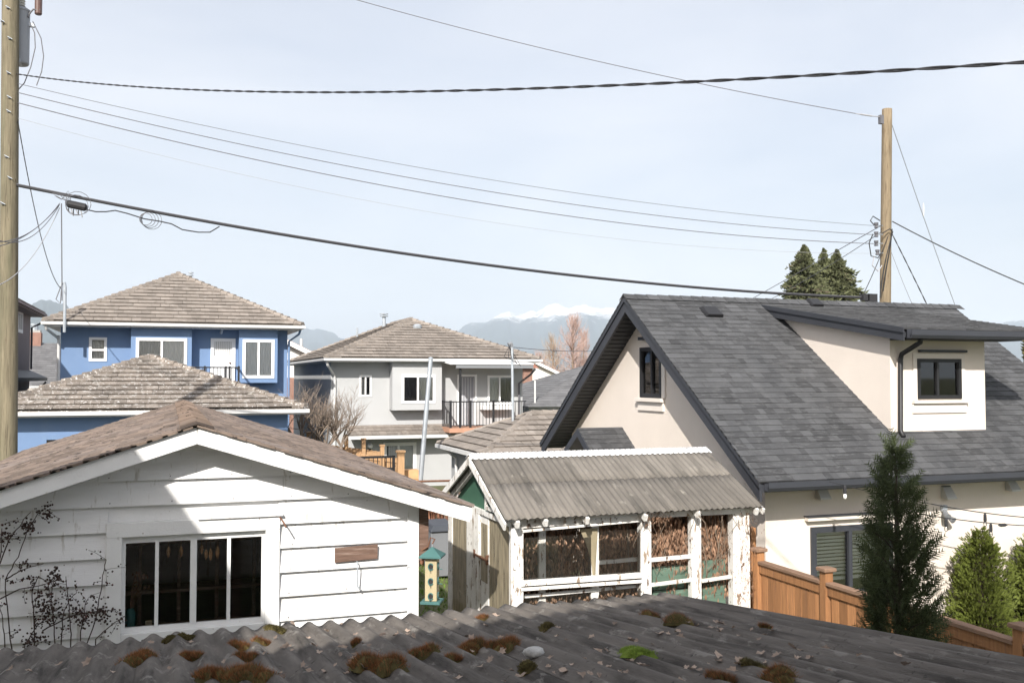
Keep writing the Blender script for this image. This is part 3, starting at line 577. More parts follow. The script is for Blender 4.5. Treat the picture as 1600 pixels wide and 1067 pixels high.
for face in (0, 1):
    n_ = Vector((sa, -ca, 0)) if face == 0 else Vector((ca, sa, 0)); t_ = Vector((ca, sa, 0)) if face == 0 else Vector((-sa, ca, 0))
    for k in range(3):
        c = Vector((fx, fy, fz0 + .07 + k * (fz1 - fz0 - .02) / 3)) + n_ * (hw + .001)
        mb = MB((c, t_, ZA, n_)); mb.add([(0, 0, 0)] + [(.027 * math.cos(a * .5236), .035 * math.sin(a * .5236), .0) for a in range(12)], [(0, 1 + a, 1 + (a + 1) % 12) for a in range(12)]); mb.build('feeding_hole', M['dark'], fd)
        mb = MB((c, t_, ZA, n_)); mb.tube([(.028 * math.cos(a * .5236), .037 * math.sin(a * .5236), .004) for a in range(1, 12)], .007, 5); mb.tube([(0, -.03, 0), (0, -.035, .05)], .005, 5); mb.build('perch_ring', M['feeder_green'], fd)

# ------------------------------------------------------------------ greenhouse
HY, HX, HXR, HB = 10.9, 3.89, 7.2, 13.4
HE, HR = 2.46, 3.17; HM = (HY + HB) / 2
gh = thing('greenhouse', 'old peeling white greenhouse with corrugated roof and broken glazing', 'greenhouse', ((HX + HXR) / 2, HM, 0))
def post(name, px0, px1, z1=HE, dep=.09, Y=HY, m='peel', z0=0, lean_=0):
    a, b = P(px0, 880, Y=Y).x, P(px1, 880, Y=Y).x
    return MB().prism([(a, Y, z0), (b, Y, z0), (b, Y + dep, z0), (a, Y + dep, z0)], (lean_, 0, z1 - z0)).build(name, M[m], gh, bevel=.004)
post('corner_post', 799, 818, HE); post('post', 1002, 1018, HE, .11); post('post', 1081, 1096, HE, .10); post('corner_post', 1146, 1172, HE, .13)
post('post', 842, 853, HE - .1, .05, HY + .16); post('post', 924, 936, HE - .1, .05, HY + .12)
def rail(px0, py0, px1, py1, hpx, dep=.06, Y=HY - .012, m='peel', name='rail'):
    a, b = P(px0, py0, Y=Y), P(px1, py1, Y=Y); h = hpx * a.y / .94 / 1500
    return MB().prism([(a.x, Y, a.z - h / 2), (b.x, Y, b.z - h / 2), (b.x, Y, b.z + h / 2), (a.x, Y, a.z + h / 2)], (0, dep, 0)).build(name, M[m], gh, bevel=.003)
rail(816, 822, 1003, 808, 7, .06, HY - .02); rail(816, 830, 1003, 813, 4, .05, HY - .012)
rail(814, 912, 1003, 899, 8, .07, HY - .03); rail(814, 921, 1003, 908, 5, .05, HY - .02); rail(819, 932, 1000, 915, 5, .04, HY + .1)
rail(937, 879, 1003, 873, 6, .05, HY + .1); rail(1018, 875, 1082, 869, 6, .05, HY + .02); rail(1018, 914, 1082, 906, 5, .05, HY + .02); rail(1096, 908, 1150, 900, 5, .05, HY + .04)
MB().beam((HX, HY + .03, HE + .015), (HXR + .03, HY + .03, HE - .0), .08, .07).build('eave_beam', M['peel'], gh)
MB().box(HX, HXR, HB - .1, HB - .02, HE - .05, HE).build('eave_beam', M['peel'], gh)
for (x0, x1, z0, z1) in ((820, 923, 834, 908), (936, 1001, 826, 902), (820, 923, 926, 975), (936, 1001, 918, 965)):
    a, b = P(x0, z1, Y=HY + .02), P(x1, z0, Y=HY + .02); MB(front(HY + .03)).box(a.x, b.x, a.z, b.z, 0, .004).build('pane', M['glass_dirty'], gh)
# rear wall and right end
for x in (HX + .04, 5.0, 6.1, HXR - .08): MB().box(x, x + .08, HB - .1, HB - .02, 0, HE - .05).build('post', M['peel'], gh)
MB().box(HX + .1, HXR - .1, HB - .07, HB - .05, 0.0, 1.0).build('back_board', M['green_board'], gh)
# boards standing inside
for (x0, y0, x1, y1, Y) in ((985, 886, 1003, 960, HY + .3), (1019, 880, 1080, 962, HY + .2), (1097, 872, 1132, 960, HY + .2)):
    a, b = P(x0, y1, Y=Y), P(x1, y0, Y=Y); zb = 0
    zz = b.z; k = 0
    while zz > .2: MB(front(Y)).box(a.x, b.x, max(.05, zz - .30), zz - .006, 0, .02).build('inner_board', M['green_board'], gh); zz -= .306; k += 1
# roof
HO = .14
fr = slope_frame((HX - .15, HY - .17, HE - .06 + .12), (HXR + .1, HY - .17, HE - .06 + .12), (HX - .15, HM, HR)); Lr = (Vector((0, HM, HR)) - Vector((0, HY - .17, HE + .06))).length; Wr = HXR - HX + .25
cols = [0, Wr * .36, Wr * .68, Wr]
for r in (0, 1):
    for k in range(3):
        corrugated(gh, 'roof_sheet', M['corr_brown'], fr, cols[k], cols[k + 1] + (.05 if k < 2 else 0), (0 if r == 0 else Lr * .52), (Lr * .56 if r == 0 else Lr), .082, .0085, .005, 8, 3, lift=.013 + .003 * r + .002 * (k % 2), rag=.012, seed=k + 9 * r)
fb = slope_frame((HXR + .1, HB + .17, HE + .06), (HX - .15, HB + .17, HE + .06), (HXR + .1, HM, HR))
for k in range(3): corrugated(gh, 'roof_sheet', M['corr_brown'], fb, Wr - cols[k + 1], Wr - cols[k] + (.05 if k else 0), 0, Lr, .082, .011, .005, 8, 2, lift=.013 + .004 * (k % 2), seed=30 + k)
for f_ in (fr, fb): corrugated(gh, 'ridge_flashing', M['white_corr'], f_, -.02, Wr + .02, Lr - .14, Lr + .012, .082, .008, .004, 8, 1, lift=.03, rag=.004, seed=4)
for f_, s in ((fr, 1), (fb, -1)):                                   # rafters with proud ends, white rake boards
    for xx in (.16, .52, 1.06, 1.85, 2.6, Wr - .1):
        u_ = xx if s > 0 else Wr - xx; MB(f_).box(u_ - .022, u_ + .022, -.03, Lr - .04, -.095, -.012).build('rafter', M['peel'], gh)
    u_ = 0.0 if s > 0 else Wr; MB(f_).box(u_ - .02 if s > 0 else u_ - .005, u_ + .005 if s > 0 else u_ + .02, -.05, Lr, -.10, -.012).build('rake_board', M['peel'], gh)
    u_ = Wr if s > 0 else 0.0; MB(f_).box(u_ - .005 if s > 0 else u_ - .02, u_ + .02 if s > 0 else u_ + .005, -.02, Lr - .05, -.1, -.02).build('rake_board', M['peel'], gh)
# left end: gable panel, small hanging frame, door, plastic side panels
fl = left(HX)
wall(gh, 'gable_panel', M['green_paint'], left(HX + .02), [(-HB + .05, HE), (-HY - .02, HE), (-HM, HR - .09)], (), .02)
a, b = P(760, 765, X=HX - .03), P(776, 800, X=HX - .03)
mb = MB(left(HX - .01)); y0, y1, z0, z1 = -a.y, -b.y, b.z - .02, a.z + .08
mb.box(y0 - .05, y0, z0, z1, 0, .03); mb.box(y0, y1, z0, z0 + .045, 0, .028); mb.box(y1 - .03, y1, z0 + .045, z0 + .15, 0, .026); mb.build('vent_frame', M['peel'], gh)
MB(fl).box(-HB, -HY, HE - .05, HE + .012, -.02, .02).build('tie_beam', M['peel'], gh)
def lpost(px0, px1, z1, name, m='peel', n0=-.07, n1=0.0, z0=0):
    ya, yb = P(px0, 880, X=HX).y, P(px1, 880, X=HX).y; return MB(fl).box(-max(ya, yb), -min(ya, yb), z0, z1, n0, n1).build(name, M[m], gh, bevel=.004)
lpost(700, 706, HE - .05, 'corner_post'); lpost(731, 750, HE - .05, 'post', n1=.02); 
lpost(706, 731, HE - .06, 'side_panel', 'plexi', -.02, -.014); lpost(763, 796, HE - .06, 'side_panel', 'plexi', -.02, -.014)
ya, yb = P(751, 880, X=HX).y, P(762.5, 880, X=HX).y
dr = MB(fl).box(-ya, -yb, .04, HE - .06, -.045, -.005).build('door', M['peel'], gh, bevel=.003)
MB(fl).box(-ya + .03, -yb - .03, 1.55, HE - .16, -.004, .004).build('door_pane', M['plexi'], dr)
for z in (1.85,):
    mb = MB(fl); mb.box(-ya - .2, -yb + .02, z - .015, z + .015, .0, .026); mb.box(-ya - .24, -ya - .18, z - .05, z + .06, .02, .028); mb.box(-yb - .02, -yb + .02, z - .05, z + .07, .0, .03); mb.build('hinge', M['rust'], dr)
MB().lathe((HX - .04, ya - .06, .98), [(.012, 0), (.03, .015), (.03, .05), (.012, .065)], 10).build('door_knob', M['black_metal'], dr)
# torn canvas inside the front glazing
a, b, c = P(905, 826, Y=HY + .1), P(934, 824, Y=HY + .1), P(926, 905, Y=HY + .1)
cv = MB(); n = 8; vs = []
for k in range(n + 1):
    t = k / n; z = a.z + (c.z - a.z) * t; xl = a.x + (c.x - a.x) * (1 - (1 - t) ** 2); xr = b.x + (c.x + .03 - b.x) * t
    vs += [(xl, HY + .1, z), ((xl + xr) / 2, HY + .085, z), (xr, HY + .1, z)]
cv.add(vs, [(3 * k + j, 3 * k + j + 1, 3 * k + j + 4, 3 * k + j + 3) for k in range(n) for j in (0, 1)])
tag(cv.build('torn_canvas', M['canvas'], smooth=True), 'torn tan canvas hanging behind the greenhouse glass', 'canvas')
# dried climbing vine filling the greenhouse
vine = thing('dried_vine', 'dried brown climbing vine filling the greenhouse from the roof', 'vine', (5.6, 11.7, 0))
rv = random.Random(77); mb = MB(); st = MB()
for k in range(210):
    x = rv.uniform(HX + .15, HXR - .1); y = HY + (rv.uniform(.2, .42) if k % 5 < 3 else rv.uniform(.4, 2.2)); z = rv.uniform(2.2, 2.6); pts = [(x, y, z + .1)]
    while z > (1.62 if x > 5.55 and y < HY + .75 else 0.7): z -= .18; x += rv.uniform(-.06, .06); y += rv.uniform(-.04, .04); pts.append((x, y, z))
    if 4.62 < x < 5.0 and y < HY + 1.2: continue
    st.tube(pts, .006, 4)
    for (px_, py_, pz_) in pts:
        for j in range(36):
            c = Vector((px_ + rv.gauss(0, .10), py_ + rv.gauss(0, .07), pz_ + rv.uniform(-.16, .12)))
            if c.y < HY + .16 or c.x > HXR - .05 or c.x < HX + .1 or c.z > min(2.5 + .45 * (c.y - HY), 2.5 + .45 * (HB - c.y)) - .04: continue
            a_ = rv.uniform(0, 6.28); w_ = rv.uniform(.010, .021); h_ = rv.uniform(.05, .10); dx = Vector((math.cos(a_), math.sin(a_), 0)) * w_; tip = Vector((rv.uniform(-.02, .02), rv.uniform(-.02, .02), -h_))
            mb.add([c, c + dx + tip * .4, c + tip, c - dx + tip * .45 + Vector((0, .006, 0))], [(0, 1, 2), (0, 2, 3)])
for k in range(900):                                              # scraps caught along the eave and right post
    t = rv.random(); c = Vector((rv.uniform(5.6, 6.0), HY - .05 + rv.gauss(0, .03), HE - .02 + rv.gauss(0, .05))) if t < .35 else Vector((rv.gauss(7.13, .09), HY - .02 + rv.gauss(0, .03), rv.uniform(1.3, 2.45)))
    a_ = rv.uniform(0, 6.28); dx = Vector((math.cos(a_), math.sin(a_), 0)) * .008; tip = Vector((rv.uniform(-.03, .03), 0, -rv.uniform(.02, .05))); mb.add([c, c + dx + tip * .4, c + tip], [(0, 1, 2)])
for k in range(14):
    x = rv.uniform(5.6, 7.1); st.tube([(x, HY + .0, HE), (x + rv.uniform(-.15, .15), HY - .03, HE - .12), (x + rv.uniform(-.25, .25), HY + .02, HE - .25 - rv.random() * .3), (x + rv.uniform(-.3, .3), HY + .12, 1.7)], .003, 4)
mb.build('foliage', M['dry_leaf'], vine); st.build('stem', M['bark'], vine)

# ------------------------------------------------------------------ cream house with the black roof
BX, BW, BY = 8.0, 8.5, 12.45
RY, RZ = 16.15, 5.72; EY, EZ2 = 11.85, 2.72; FY = 2 * RY - EY
bs = (RZ - EZ2) / (RY - EY)
XR = P(1487, 478, Y=RY).x
bh = thing('cream_house', 'cream stucco house with steep black shingle roof and dormer', 'house', ((BW + XR) / 2, RY, 0))
def bz(y): return RZ - bs * abs(y - RY)
def bhit(px, py):
    d = ray(px, py); t = (EZ2 + bs * (0 - EY) - EYE.z) / (d.z - bs * d.y); return EYE + d * t
BYB = 2 * RY - BY
a, b = P(1002, 545, X=BW), P(1034, 620, X=BW); gw = (-a.y, -b.y, b.z, a.z)
fl = left(BW)
so = .16
wall(bh, 'wall', M['stucco_cream'], fl, [(-BYB, 0), (-BY, 0), (-BY, bz(BY) - so), (-RY, RZ - so), (-BYB, bz(BYB) - so)], [rect(*gw)], .2)
wall(bh, 'wall', M['stucco_cream'], right_(XR - .45), [(BY, 0), (BYB, 0), (BYB, bz(BYB) - so), (RY, RZ - so), (BY, bz(BY) - so)], (), .2)
a, b = P(1268, 826, Y=BY), P(1392, 922, Y=BY); fw_ = (a.x, b.x, b.z, a.z)
wall(bh, 'wall', M['stucco_cream'], front(BY), rect(BW + .201, XR - .66, 0, bz(BY) - so), [rect(*fw_)], .2)
MB().box(BW + .21, XR - .67, BYB - .2, BYB, 0, bz(BYB) - so).build('wall', M['stucco_cream'], bh)
MB().box(BW + .21, XR - .67, BY + .21, BYB - .21, 2.5, 2.6).build('floor', M['dark'], bh)
# windows with blinds
def blinds(wo, fr, u0, u1, v0, v1, step=.052, dep=.09, m='blind'):
    z = v1
    while z > v0: MB(fr).prism([(u0, z - .03, -dep), (u1, z - .03, -dep), (u1, z, -dep - .03), (u0, z, -dep - .03)], (0, .0025, .0)).build('blind_slat', M[m], wo); z -= step
wo = window(bh, fl, gw[0], gw[1], gw[2], gw[3], M['black_metal'], .075, (.55,), gm=M['glass_bright'])
blinds(wo, fl, gw[0] + .05, gw[1] - .05, gw[2] + .05, gw[3] - .05, .075)
MB(fl).box(gw[0] - .12, gw[1] + .12, gw[2] - .10, gw[2] - .03, -.02, .09).build('sill', M['sill_cream'], bh, bevel=.006)
MB(fl).box(gw[0] - .10, gw[1] + .10, gw[2] - .27, gw[2] - .105, -.02, .035).build('sill', M['sill_cream'], bh, bevel=.006)
MB(fl).box(gw[1] + .04, gw[1] + .17, gw[2] - .02, gw[3] + .12, -.02, .03).build('casing', M['sill_cream'], bh)
MB(fl).box(gw[0] + .05, gw[1] - .03, gw[3] + .16, gw[3] + .22, -.02, .1).build('drip_cap', M['charcoal'], bh)
ff = front(BY)
wo = window(bh, ff, *fw_, M['charcoal'], .09, (.47,), gm=M['glass_bright'], proud=.04)
blinds(wo, ff, fw_[0] + .06, (fw_[0] + fw_[1]) / 2 - .03, fw_[2] + .28, fw_[3] - .04, .056); blinds(wo, ff, (fw_[0] + fw_[1]) / 2 + .03, fw_[1] - .06, fw_[2] + .28, fw_[3] - .04, .056)
for u in (fw_[0] + .06, (fw_[0] + fw_[1]) / 2 + .03): MB(ff).box(u, u + .5 * (fw_[1] - fw_[0]) - .12, fw_[2] + .22, fw_[2] + .265, -.13, -.09).build('bottom_rail', M['blind'], wo)
MB(ff).box(fw_[0] - .13, fw_[1] + .13, fw_[3] + .13, fw_[3] + .19, -.02, .1).build('drip_cap', M['sill_cream'], bh, bevel=.005)
MB(ff).box(fw_[0] - .14, fw_[1] + .14, fw_[3] + .192, fw_[3] + .207, -.02, .12).build('drip_flashing', M['charcoal'], bh)
# roof slab, fascias, soffit
for s in (-1, 1):
    ye = EY if s < 0 else FY
    MB().prism([(BX + .05, RY, RZ - .03), (BX + .05, ye + .03 * -s, bz(ye) - .03), (BX + .05, ye + .03 * -s, bz(ye) - .10), (BX + .05, RY, RZ - .10)], (XR - BX - .1, 0, 0)).build('roof_deck', M['charcoal'], bh, fix=True)
    for x, dx in ((BX, .045), (XR - .045, .045)):
        MB().prism([(x, RY + s * .001, RZ - .015), (x, ye, bz(ye) - .015), (x, ye, bz(ye) - .30), (x, RY + s * .001, RZ - .30)], (dx, 0, 0)).build('fascia', M['charcoal'], bh, fix=True, bevel=.004)
        MB().prism([(x - .025, RY + s * .001, RZ + .0), (x - .025, ye + .02 * s, bz(ye) + .0), (x - .025, ye + .02 * s, bz(ye) - .10), (x - .025, RY + s * .001, RZ - .10)], (.024, 0, 0)).build('rake_trim', M['charcoal'], bh, fix=True)
    fr = slope_frame((BX + .046, ye, bz(ye)), (BW, ye, bz(ye)), (BX + .046, RY, RZ)) if s < 0 else slope_frame((BW, ye, bz(ye)), (BX + .046, ye, bz(ye)), (BW, RY, RZ))
    Lb = math.hypot(RY - EY, RZ - EZ2); v = 0.03
    while v < Lb - .12: MB(fr).box(.0, BW - BX - .046, v, v + .104, -.165, -.130).build('soffit_slat', M['soffit'], bh); v += .128
MB().box(BW + .001, XR - .3, EY + .042, BY - .002, EZ2 - .17, EZ2 - .15).build('soffit', M['soffit'], bh)
gp = [(EY - .11, EZ2 - .02), (EY - .11, EZ2 - .10), (EY - .08, EZ2 - .15), (EY + .01, EZ2 - .15), (EY + .01, EZ2 - .01), (EY - .005, EZ2 - .01), (EY - .005, EZ2 - .135), (EY - .072, EZ2 - .135), (EY - .098, EZ2 - .10), (EY - .098, EZ2 - .02)]
MB().prism([(BX + .08, y, z) for y, z in gp], (XR - BX - .13, 0, 0)).build('gutter', M['charcoal'], bh, fix=True)
MB().box(BX + .05, XR - .05, EY + .012, EY + .04, EZ2 - .17, EZ2 - .02).build('fascia', M['charcoal'], bh)
fr = slope_frame((BX - .03, EY - .03, bz(EY) - .02), (XR + .03, EY - .03, bz(EY) - .02), (BX - .03, RY, RZ)); Lb = math.hypot(RY - EY + .03, RZ - EZ2 + .02)
# dormer geometry
c0, c1 = bhit(1391, 676), bhit(1540, 673); DY = (c0.y + c1.y) / 2; DX0 = P(1391, 600, Y=DY).x; DX1 = P(1539, 600, Y=DY).x
dzb = bz(DY); ge = P(1420, 513, Y=DY - .5); DE = ge.z; DXL = ge.x - .1; DXR = P(1635, 520, Y=DY - .5).x
dry = RY - .25; drz = bz(dry) + .05; ds = (drz - DE) / (dry - (DY - .5))
def dz_(y): return DE + ds * (y - (DY - .5))
uc = lambda x, y: (x - (BX - .03), math.hypot(y - (EY - .03), bz(y) - (bz(EY) - .02)))
W_ = XR - BX + .06
# main front slope is laid in three fields round the dormer: full courses below and beside it
vD = uc(DX0, DY)[1]; uD0 = DX0 - (BX - .03); uD1 = DX1 - (BX - .03)
n1 = tiles(bh, 'shingle', M['black_shingle'], fr, rect(0, W_, 0, Lb), .19, .145, .014, sep=300, jit=.003, gap=.003, seed=40, stuff='shingle_field', tabs=(.6, 1, 1.5), seen=lambda x, y: x < 1330 or y > 690)
fr2 = slope_frame((XR + .03, FY + .03, bz(FY) - .02), (BX - .03, FY + .03, bz(FY) - .02), (XR + .03, RY, RZ))
tiles(bh, 'shingle', M['black_shingle'], fr2, rect(0, W_, 0, Lb), .19, .145, .014, seed=41, gap=.003, stuff='shingle_field', tabs=(.6, 1, 1.5))
x = BX - .04; k = 0
while x < XR:
    mb = MB(); x2 = x + .33
    for s in (-1, 1): mb.add([(x, RY, RZ + .05), (x, RY + s * .15, RZ + .05 - .15 * bs), (x2, RY + s * .15, RZ + .035 - .15 * bs), (x2, RY, RZ + .035), (x, RY, RZ + .015), (x, RY + s * .15, RZ + .015 - .15 * bs)], [(0, 3, 2, 1), (0, 1, 5, 4)])
    mb.build('ridge_cap', M['black_shingle'], bh); x += .24
# dormer: cheeks, front wall, window, roof, gutter, downpipe
dor = wall(bh, 'dormer', M['stucco_cream'], front(DY), rect(DX0, DX1, dzb - .3, dz_(DY) - .1), [rect(*(lambda a, b: (a.x, b.x, b.z, a.z))(P(1433, 562, Y=DY), P(1500, 621, Y=DY)))], .15)
a, b = P(1433, 562, Y=DY), P(1500, 621, Y=DY); dw = (a.x, b.x, b.z, a.z); fd_ = front(DY)
for X0, fr_ in ((DX0, left(DX0)), (DX1, right_(DX1))):
    sgn = -1 if X0 == DX0 else 1; yt = RY - .3
    pts = [(sgn * (DY + .152), bz(DY) - .25), (sgn * (DY + .152), dz_(DY) - .1), (sgn * yt, min(dz_(yt), bz(yt)) - .1), (sgn * yt, bz(yt) - .45)]
    wall(bh, 'dormer_cheek', M['stucco_cream'], fr_, pts, (), .12)
MB(fd_).box(DX0 - .001, DX0 + .12, dzb - .1, dz_(DY) - .12, -.15, .004).build('corner_strip', M['stucco_cream'], dor)
ww = MB(fd_); e_ = .10
ww.box(dw[0] - e_, dw[0] - .02, dw[2] - .04, dw[3] + e_, -.02, .02); ww.box(dw[1] + .02, dw[1] + e_, dw[2] - .04, dw[3] + e_, -.02, .02); ww.box(dw[0] - .02, dw[1] + .02, dw[3] + .02, dw[3] + e_, -.02, .019); ww.build('casing', M['sill_cream'], dor)
MB(fd_).box(dw[0] - .13, dw[1] + .13, dw[2] - .09, dw[2] - .045, -.02, .08).build('sill', M['sill_cream'], dor, bevel=.004)
MB(fd_).box(dw[0] - .12, dw[1] + .12, dw[2] - .25, dw[2] - .10, -.02, .03).build('sill', M['sill_cream'], dor, bevel=.004)
MB(fd_).box(dw[0] + .02, dw[1] + .12, dw[3] + .125, dw[3] + .165, -.02, .06).build('drip_cap', M['charcoal'], dor)
wo = window(bh, fd_, *dw, M['black_metal'], .06, (.46,), gm=M['glass_bright'], back=(M['dark'], M['curtain_white']), backd=.25)
droof = MB(); droof.prism([(DXL, DY - .5, DE - .02), (DXL, RY, dz_(RY) - .02), (DXL, RY, dz_(RY) - .14), (DXL, DY - .5, DE - .14)], (DXR - DXL, 0, 0)); dro = droof.build('dormer_roof', M['charcoal'], bh, fix=True)
for x in (DXL - .03, DXR): MB().prism([(x, DY - .52, DE + .0), (x, RY - .1, dz_(RY - .1) + .0), (x, RY - .1, dz_(RY - .1) - .20), (x, DY - .52, DE - .20)], (.029, 0, 0)).build('fascia', M['charcoal'], dro, fix=True)
MB().prism([(DXL - .055, DY - .54, DE + .014), (DXL - .055, RY - .1, dz_(RY - .1) + .014), (DXL - .055, RY - .1, dz_(RY - .1) - .07), (DXL - .055, DY - .54, DE - .07)], (.024, 0, 0)).build('rake_trim', M['charcoal'], dro, fix=True)
frd = slope_frame((DXL - .04, DY - .55, DE - .005), (DXR + .04, DY - .55, DE - .005), (DXL - .04, RY, dz_(RY)))
tiles(dro, 'shingle', M['black_shingle'], frd, rect(0, DXR - DXL + .08, 0, math.hypot(RY - DY + .5, dz_(RY) - DE)), .19, .145, .014, sep=120, jit=.003, gap=.003, seed=42, stuff='shingle_field', tabs=(.6, 1, 1.5))
gy = DY - .55
MB().prism([(DXL + .02, y - EY + gy, z - EZ2 + DE - .01) for y, z in gp], (DXR - DXL - .04, 0, 0)).build('gutter', M['charcoal'], dro, fix=True)
MB().box(DX0, DX1 + .3, DY - .5, DY, DE - .17, DE - .145).build('soffit', M['soffit'], dro)
dp = [P(1439, 528, Y=DY - .55), P(1438, 535, Y=DY - .5), P(1409, 553, Y=DY - .06), P(1407, 562, Y=DY - .05), P(1407, 672, Y=DY - .05), P(1412, 682, Y=DY - .15)]
MB().tube(dp, .04, 8).build('downpipe', M['black_metal'], dro, smooth=True)
# main roof vents, hood over the side door
for (px, py, s_) in ((1111, 490, 1), (1272, 476, .8)):
    p = bhit(px, py); fr_ = (p, XA, Vector((0, 1, bs)).normalized(), Vector((0, -bs, 1)).normalized()); s_ *= .19
    mb = MB(fr_); mb.add([(-s_, -s_ * .8, 0), (s_, -s_ * .8, 0), (s_, s_, 0), (-s_, s_, 0), (-s_ * .85, -s_ * .9, .09), (s_ * .85, -s_ * .9, .09), (s_ * .75, s_ * .7, .09), (-s_ * .75, s_ * .7, .09)], [(0, 1, 5, 4), (1, 2, 6, 5), (2, 3, 7, 6), (3, 0, 4, 7), (4, 5, 6, 7)]); mb.build('roof_vent', M['black_metal'], bh, bevel=.015)
p = P(972, 668, X=BW); q = P(905, 671, Y=p.y); e1 = P(990, 697, X=BW); hs = (p.z - e1.z) / max(.05, (p.y - e1.y))
hy = p.y - .75
MB().prism([(q.x, p.y, p.z - .02), (q.x, hy, p.z - .75 * hs - .02), (q.x, hy, p.z - .75 * hs - .12), (q.x, p.y, p.z - .12), (q.x, p.y + .75, p.z - .75 * hs - .12), (q.x, p.y + .75, p.z - .75 * hs - .02)], (BW - q.x, 0, 0)).build('door_hood', M['charcoal'], bh, fix=True)
ho = [o for o in bh.children if o.name.startswith('door_hood')][0]
for s in (-1, 1):
    ye = p.y + s * .78; ze = p.z - .78 * hs
    f3 = slope_frame((q.x - .03, ye, ze), (BW, ye, ze), (q.x - .03, p.y, p.z)) if s < 0 else slope_frame((BW, ye, ze), (q.x - .03, ye, ze), (BW, p.y, p.z))
    tiles(ho, 'shingle', M['black_shingle'], f3, rect(0, BW - q.x + .03, 0, math.hypot(.78, .78 * hs)), .19, .145, .014, sep=60, gap=.003, seed=44 + s, stuff='shingle_field', tabs=(.6, 1, 1.5))
for s in (-1, 1): MB().prism([(q.x - .045, p.y + s * .001, p.z + .0), (q.x - .045, p.y + s * .8, p.z - .8 * hs), (q.x - .045, p.y + s * .8, p.z - .8 * hs - .16), (q.x - .045, p.y + s * .001, p.z - .16)], (.03, 0, 0)).build('fascia', M['charcoal'], ho, fix=True)
# wall vents, camera, bracket
vl = ['small metal hooded wall vent left of the dark conifer', 'white hooded wall vent above the wall lamp on the cream house', 'white hooded wall vent farthest right under the black eave']
for i, (px, py) in enumerate(((1281, 769), (1477, 769), (1577, 757))):
    p = P(px, py, Y=BY); s_ = .095; vt = thing('wall_vent', vl[i], 'vent', (p.x, BY, p.z), 'hooded vents on the cream wall')
    MB(ff).add([(p.x - s_, p.z + s_, 0), (p.x + s_, p.z + s_, 0), (p.x + s_, p.z - s_ * .9, 0), (p.x - s_, p.z - s_ * .9, 0), (p.x - s_ * .9, p.z + s_, .03), (p.x + s_ * .9, p.z + s_, .03), (p.x + s_ * 1.05, p.z - s_ * .75, .15), (p.x - s_ * 1.05, p.z - s_ * .75, .15), (p.x - s_ * 1.05, p.z - s_ * 1.0, .15), (p.x + s_ * 1.05, p.z - s_ * 1.0, .15)],
                [(0, 4, 5, 1), (4, 7, 6, 5), (7, 8, 9, 6), (0, 3, 8, 7, 4), (1, 5, 6, 9, 2)]).build('hood', M['white_metal'], vt)
    MB(ff).box(p.x - s_ * .9, p.x + s_ * .9, p.z + s_ * .55, p.z + s_ * 1.12, .0, .032).build('flange', M['black_metal'], vt)
p = P(1472, 800, Y=BY); wl = thing('wall_lamp', 'twin head floodlight on the cream wall below the vent', 'lamp', (p.x, BY, p.z))
MB(ff).box(p.x - .04, p.x + .06, p.z + .02, p.z + .12, 0, .06).build('mount', M['galv'], wl, bevel=.006)
for dx, dz in ((-.05, .0), (.03, -.06)): MB(ff).tube([(p.x + dx * .3, p.z + .05, .06), (p.x + dx, p.z + dz, .1), (p.x + dx * 1.4, p.z + dz - .05, .2)], [.015, .03, .055], 10).build('lamp_head', M['bin_grey'], wl)
# string lights
def catenary(a, b, sag, n=14): return [a.lerp(b, i / n) - ZA * sag * 4 * (i / n) * (1 - i / n) for i in range(n + 1)]
SY = 11.55
for k, (a, b, bulbs, lab) in enumerate(((P(1455, 787, Y=SY), P(1700, 812, Y=SY - .2), (1539,), 'upper black string light cord in front of the cream wall'), (P(1440, 803, Y=SY - .3), P(1700, 822, Y=SY - .5), (1478, 1548), 'lower black string light cord with bulbs in front of the cream wall'), (P(1296, 752, Y=SY), P(1455, 787, Y=SY), (1320,), 'thin string light cord running behind the dark conifer'))):
    pts = catenary(a, b, .06 if k < 2 else .02); sg = thing('string_light', lab, 'string light', a, 'string lights by the cream house')
    MB().tube(pts, .008 if k < 2 else .005, 5).build('cord', M['cable'], sg)
    for bx in bulbs:
        p = min(pts, key=lambda q: abs(proj(q)[0] - bx)); p = P(bx, proj(p)[1], Y=p.y)
        MB().lathe(p - ZA * .12, [(.012, .12), (.022, .1), (.025, .02), (.02, 0)][::-1], 9).build('socket', M['cable'], sg)
        MB().lathe(p - ZA * .2, [(.006, 0), (.024, .02), (.028, .045), (.018, .085)], 9).build('bulb', M['bulb'] if k == 2 else M['glass_bright'], sg, smooth=True)
    if k == 1: p = P(1567, 820, Y=SY - .38); MB().tube([p - XA * .09, p - XA * .04, p + XA * .04, p + XA * .09], [.008, .025, .025, .008], 8).build('connector', M['cable'], sg)

# ------------------------------------------------------------------ cedar fence along the side yard
FX = 7.3
fe = thing('cedar_fence', 'brown cedar board fence with cap rail beside the cream house', 'fence', (FX, 8, 0))
py_ = [P(1291, 900, X=FX).y, P(1596, 960, X=FX).y, 10.85, 4.3]
y = 4.2; rf = random.Random(3)
while y < 10.9:
    if min(abs(y + .07 - q) for q in py_) > .05: MB().box(FX - .01, FX + .01, y + .004, y + .136, .05, 1.70 + rf.uniform(-.004, .004)).build('plank', M['cedar'], fe, bevel=.002)
    y += .14
ps = sorted(py_)
for a, b in zip(ps[:-1], ps[1:]):
    MB().box(FX - .06, FX + .06, a + .06, b - .06, 1.775, 1.815).build('cap_rail', M['cedar_grey'], fe, bevel=.006)
    MB().box(FX - .035, FX - .012, a + .06, b - .06, 1.66, 1.774).build('top_rail', M['cedar'], fe, bevel=.003); MB().box(FX - .035, FX - .012, a + .06, b - .06, .2, .3).build('bottom_rail', M['cedar'], fe)
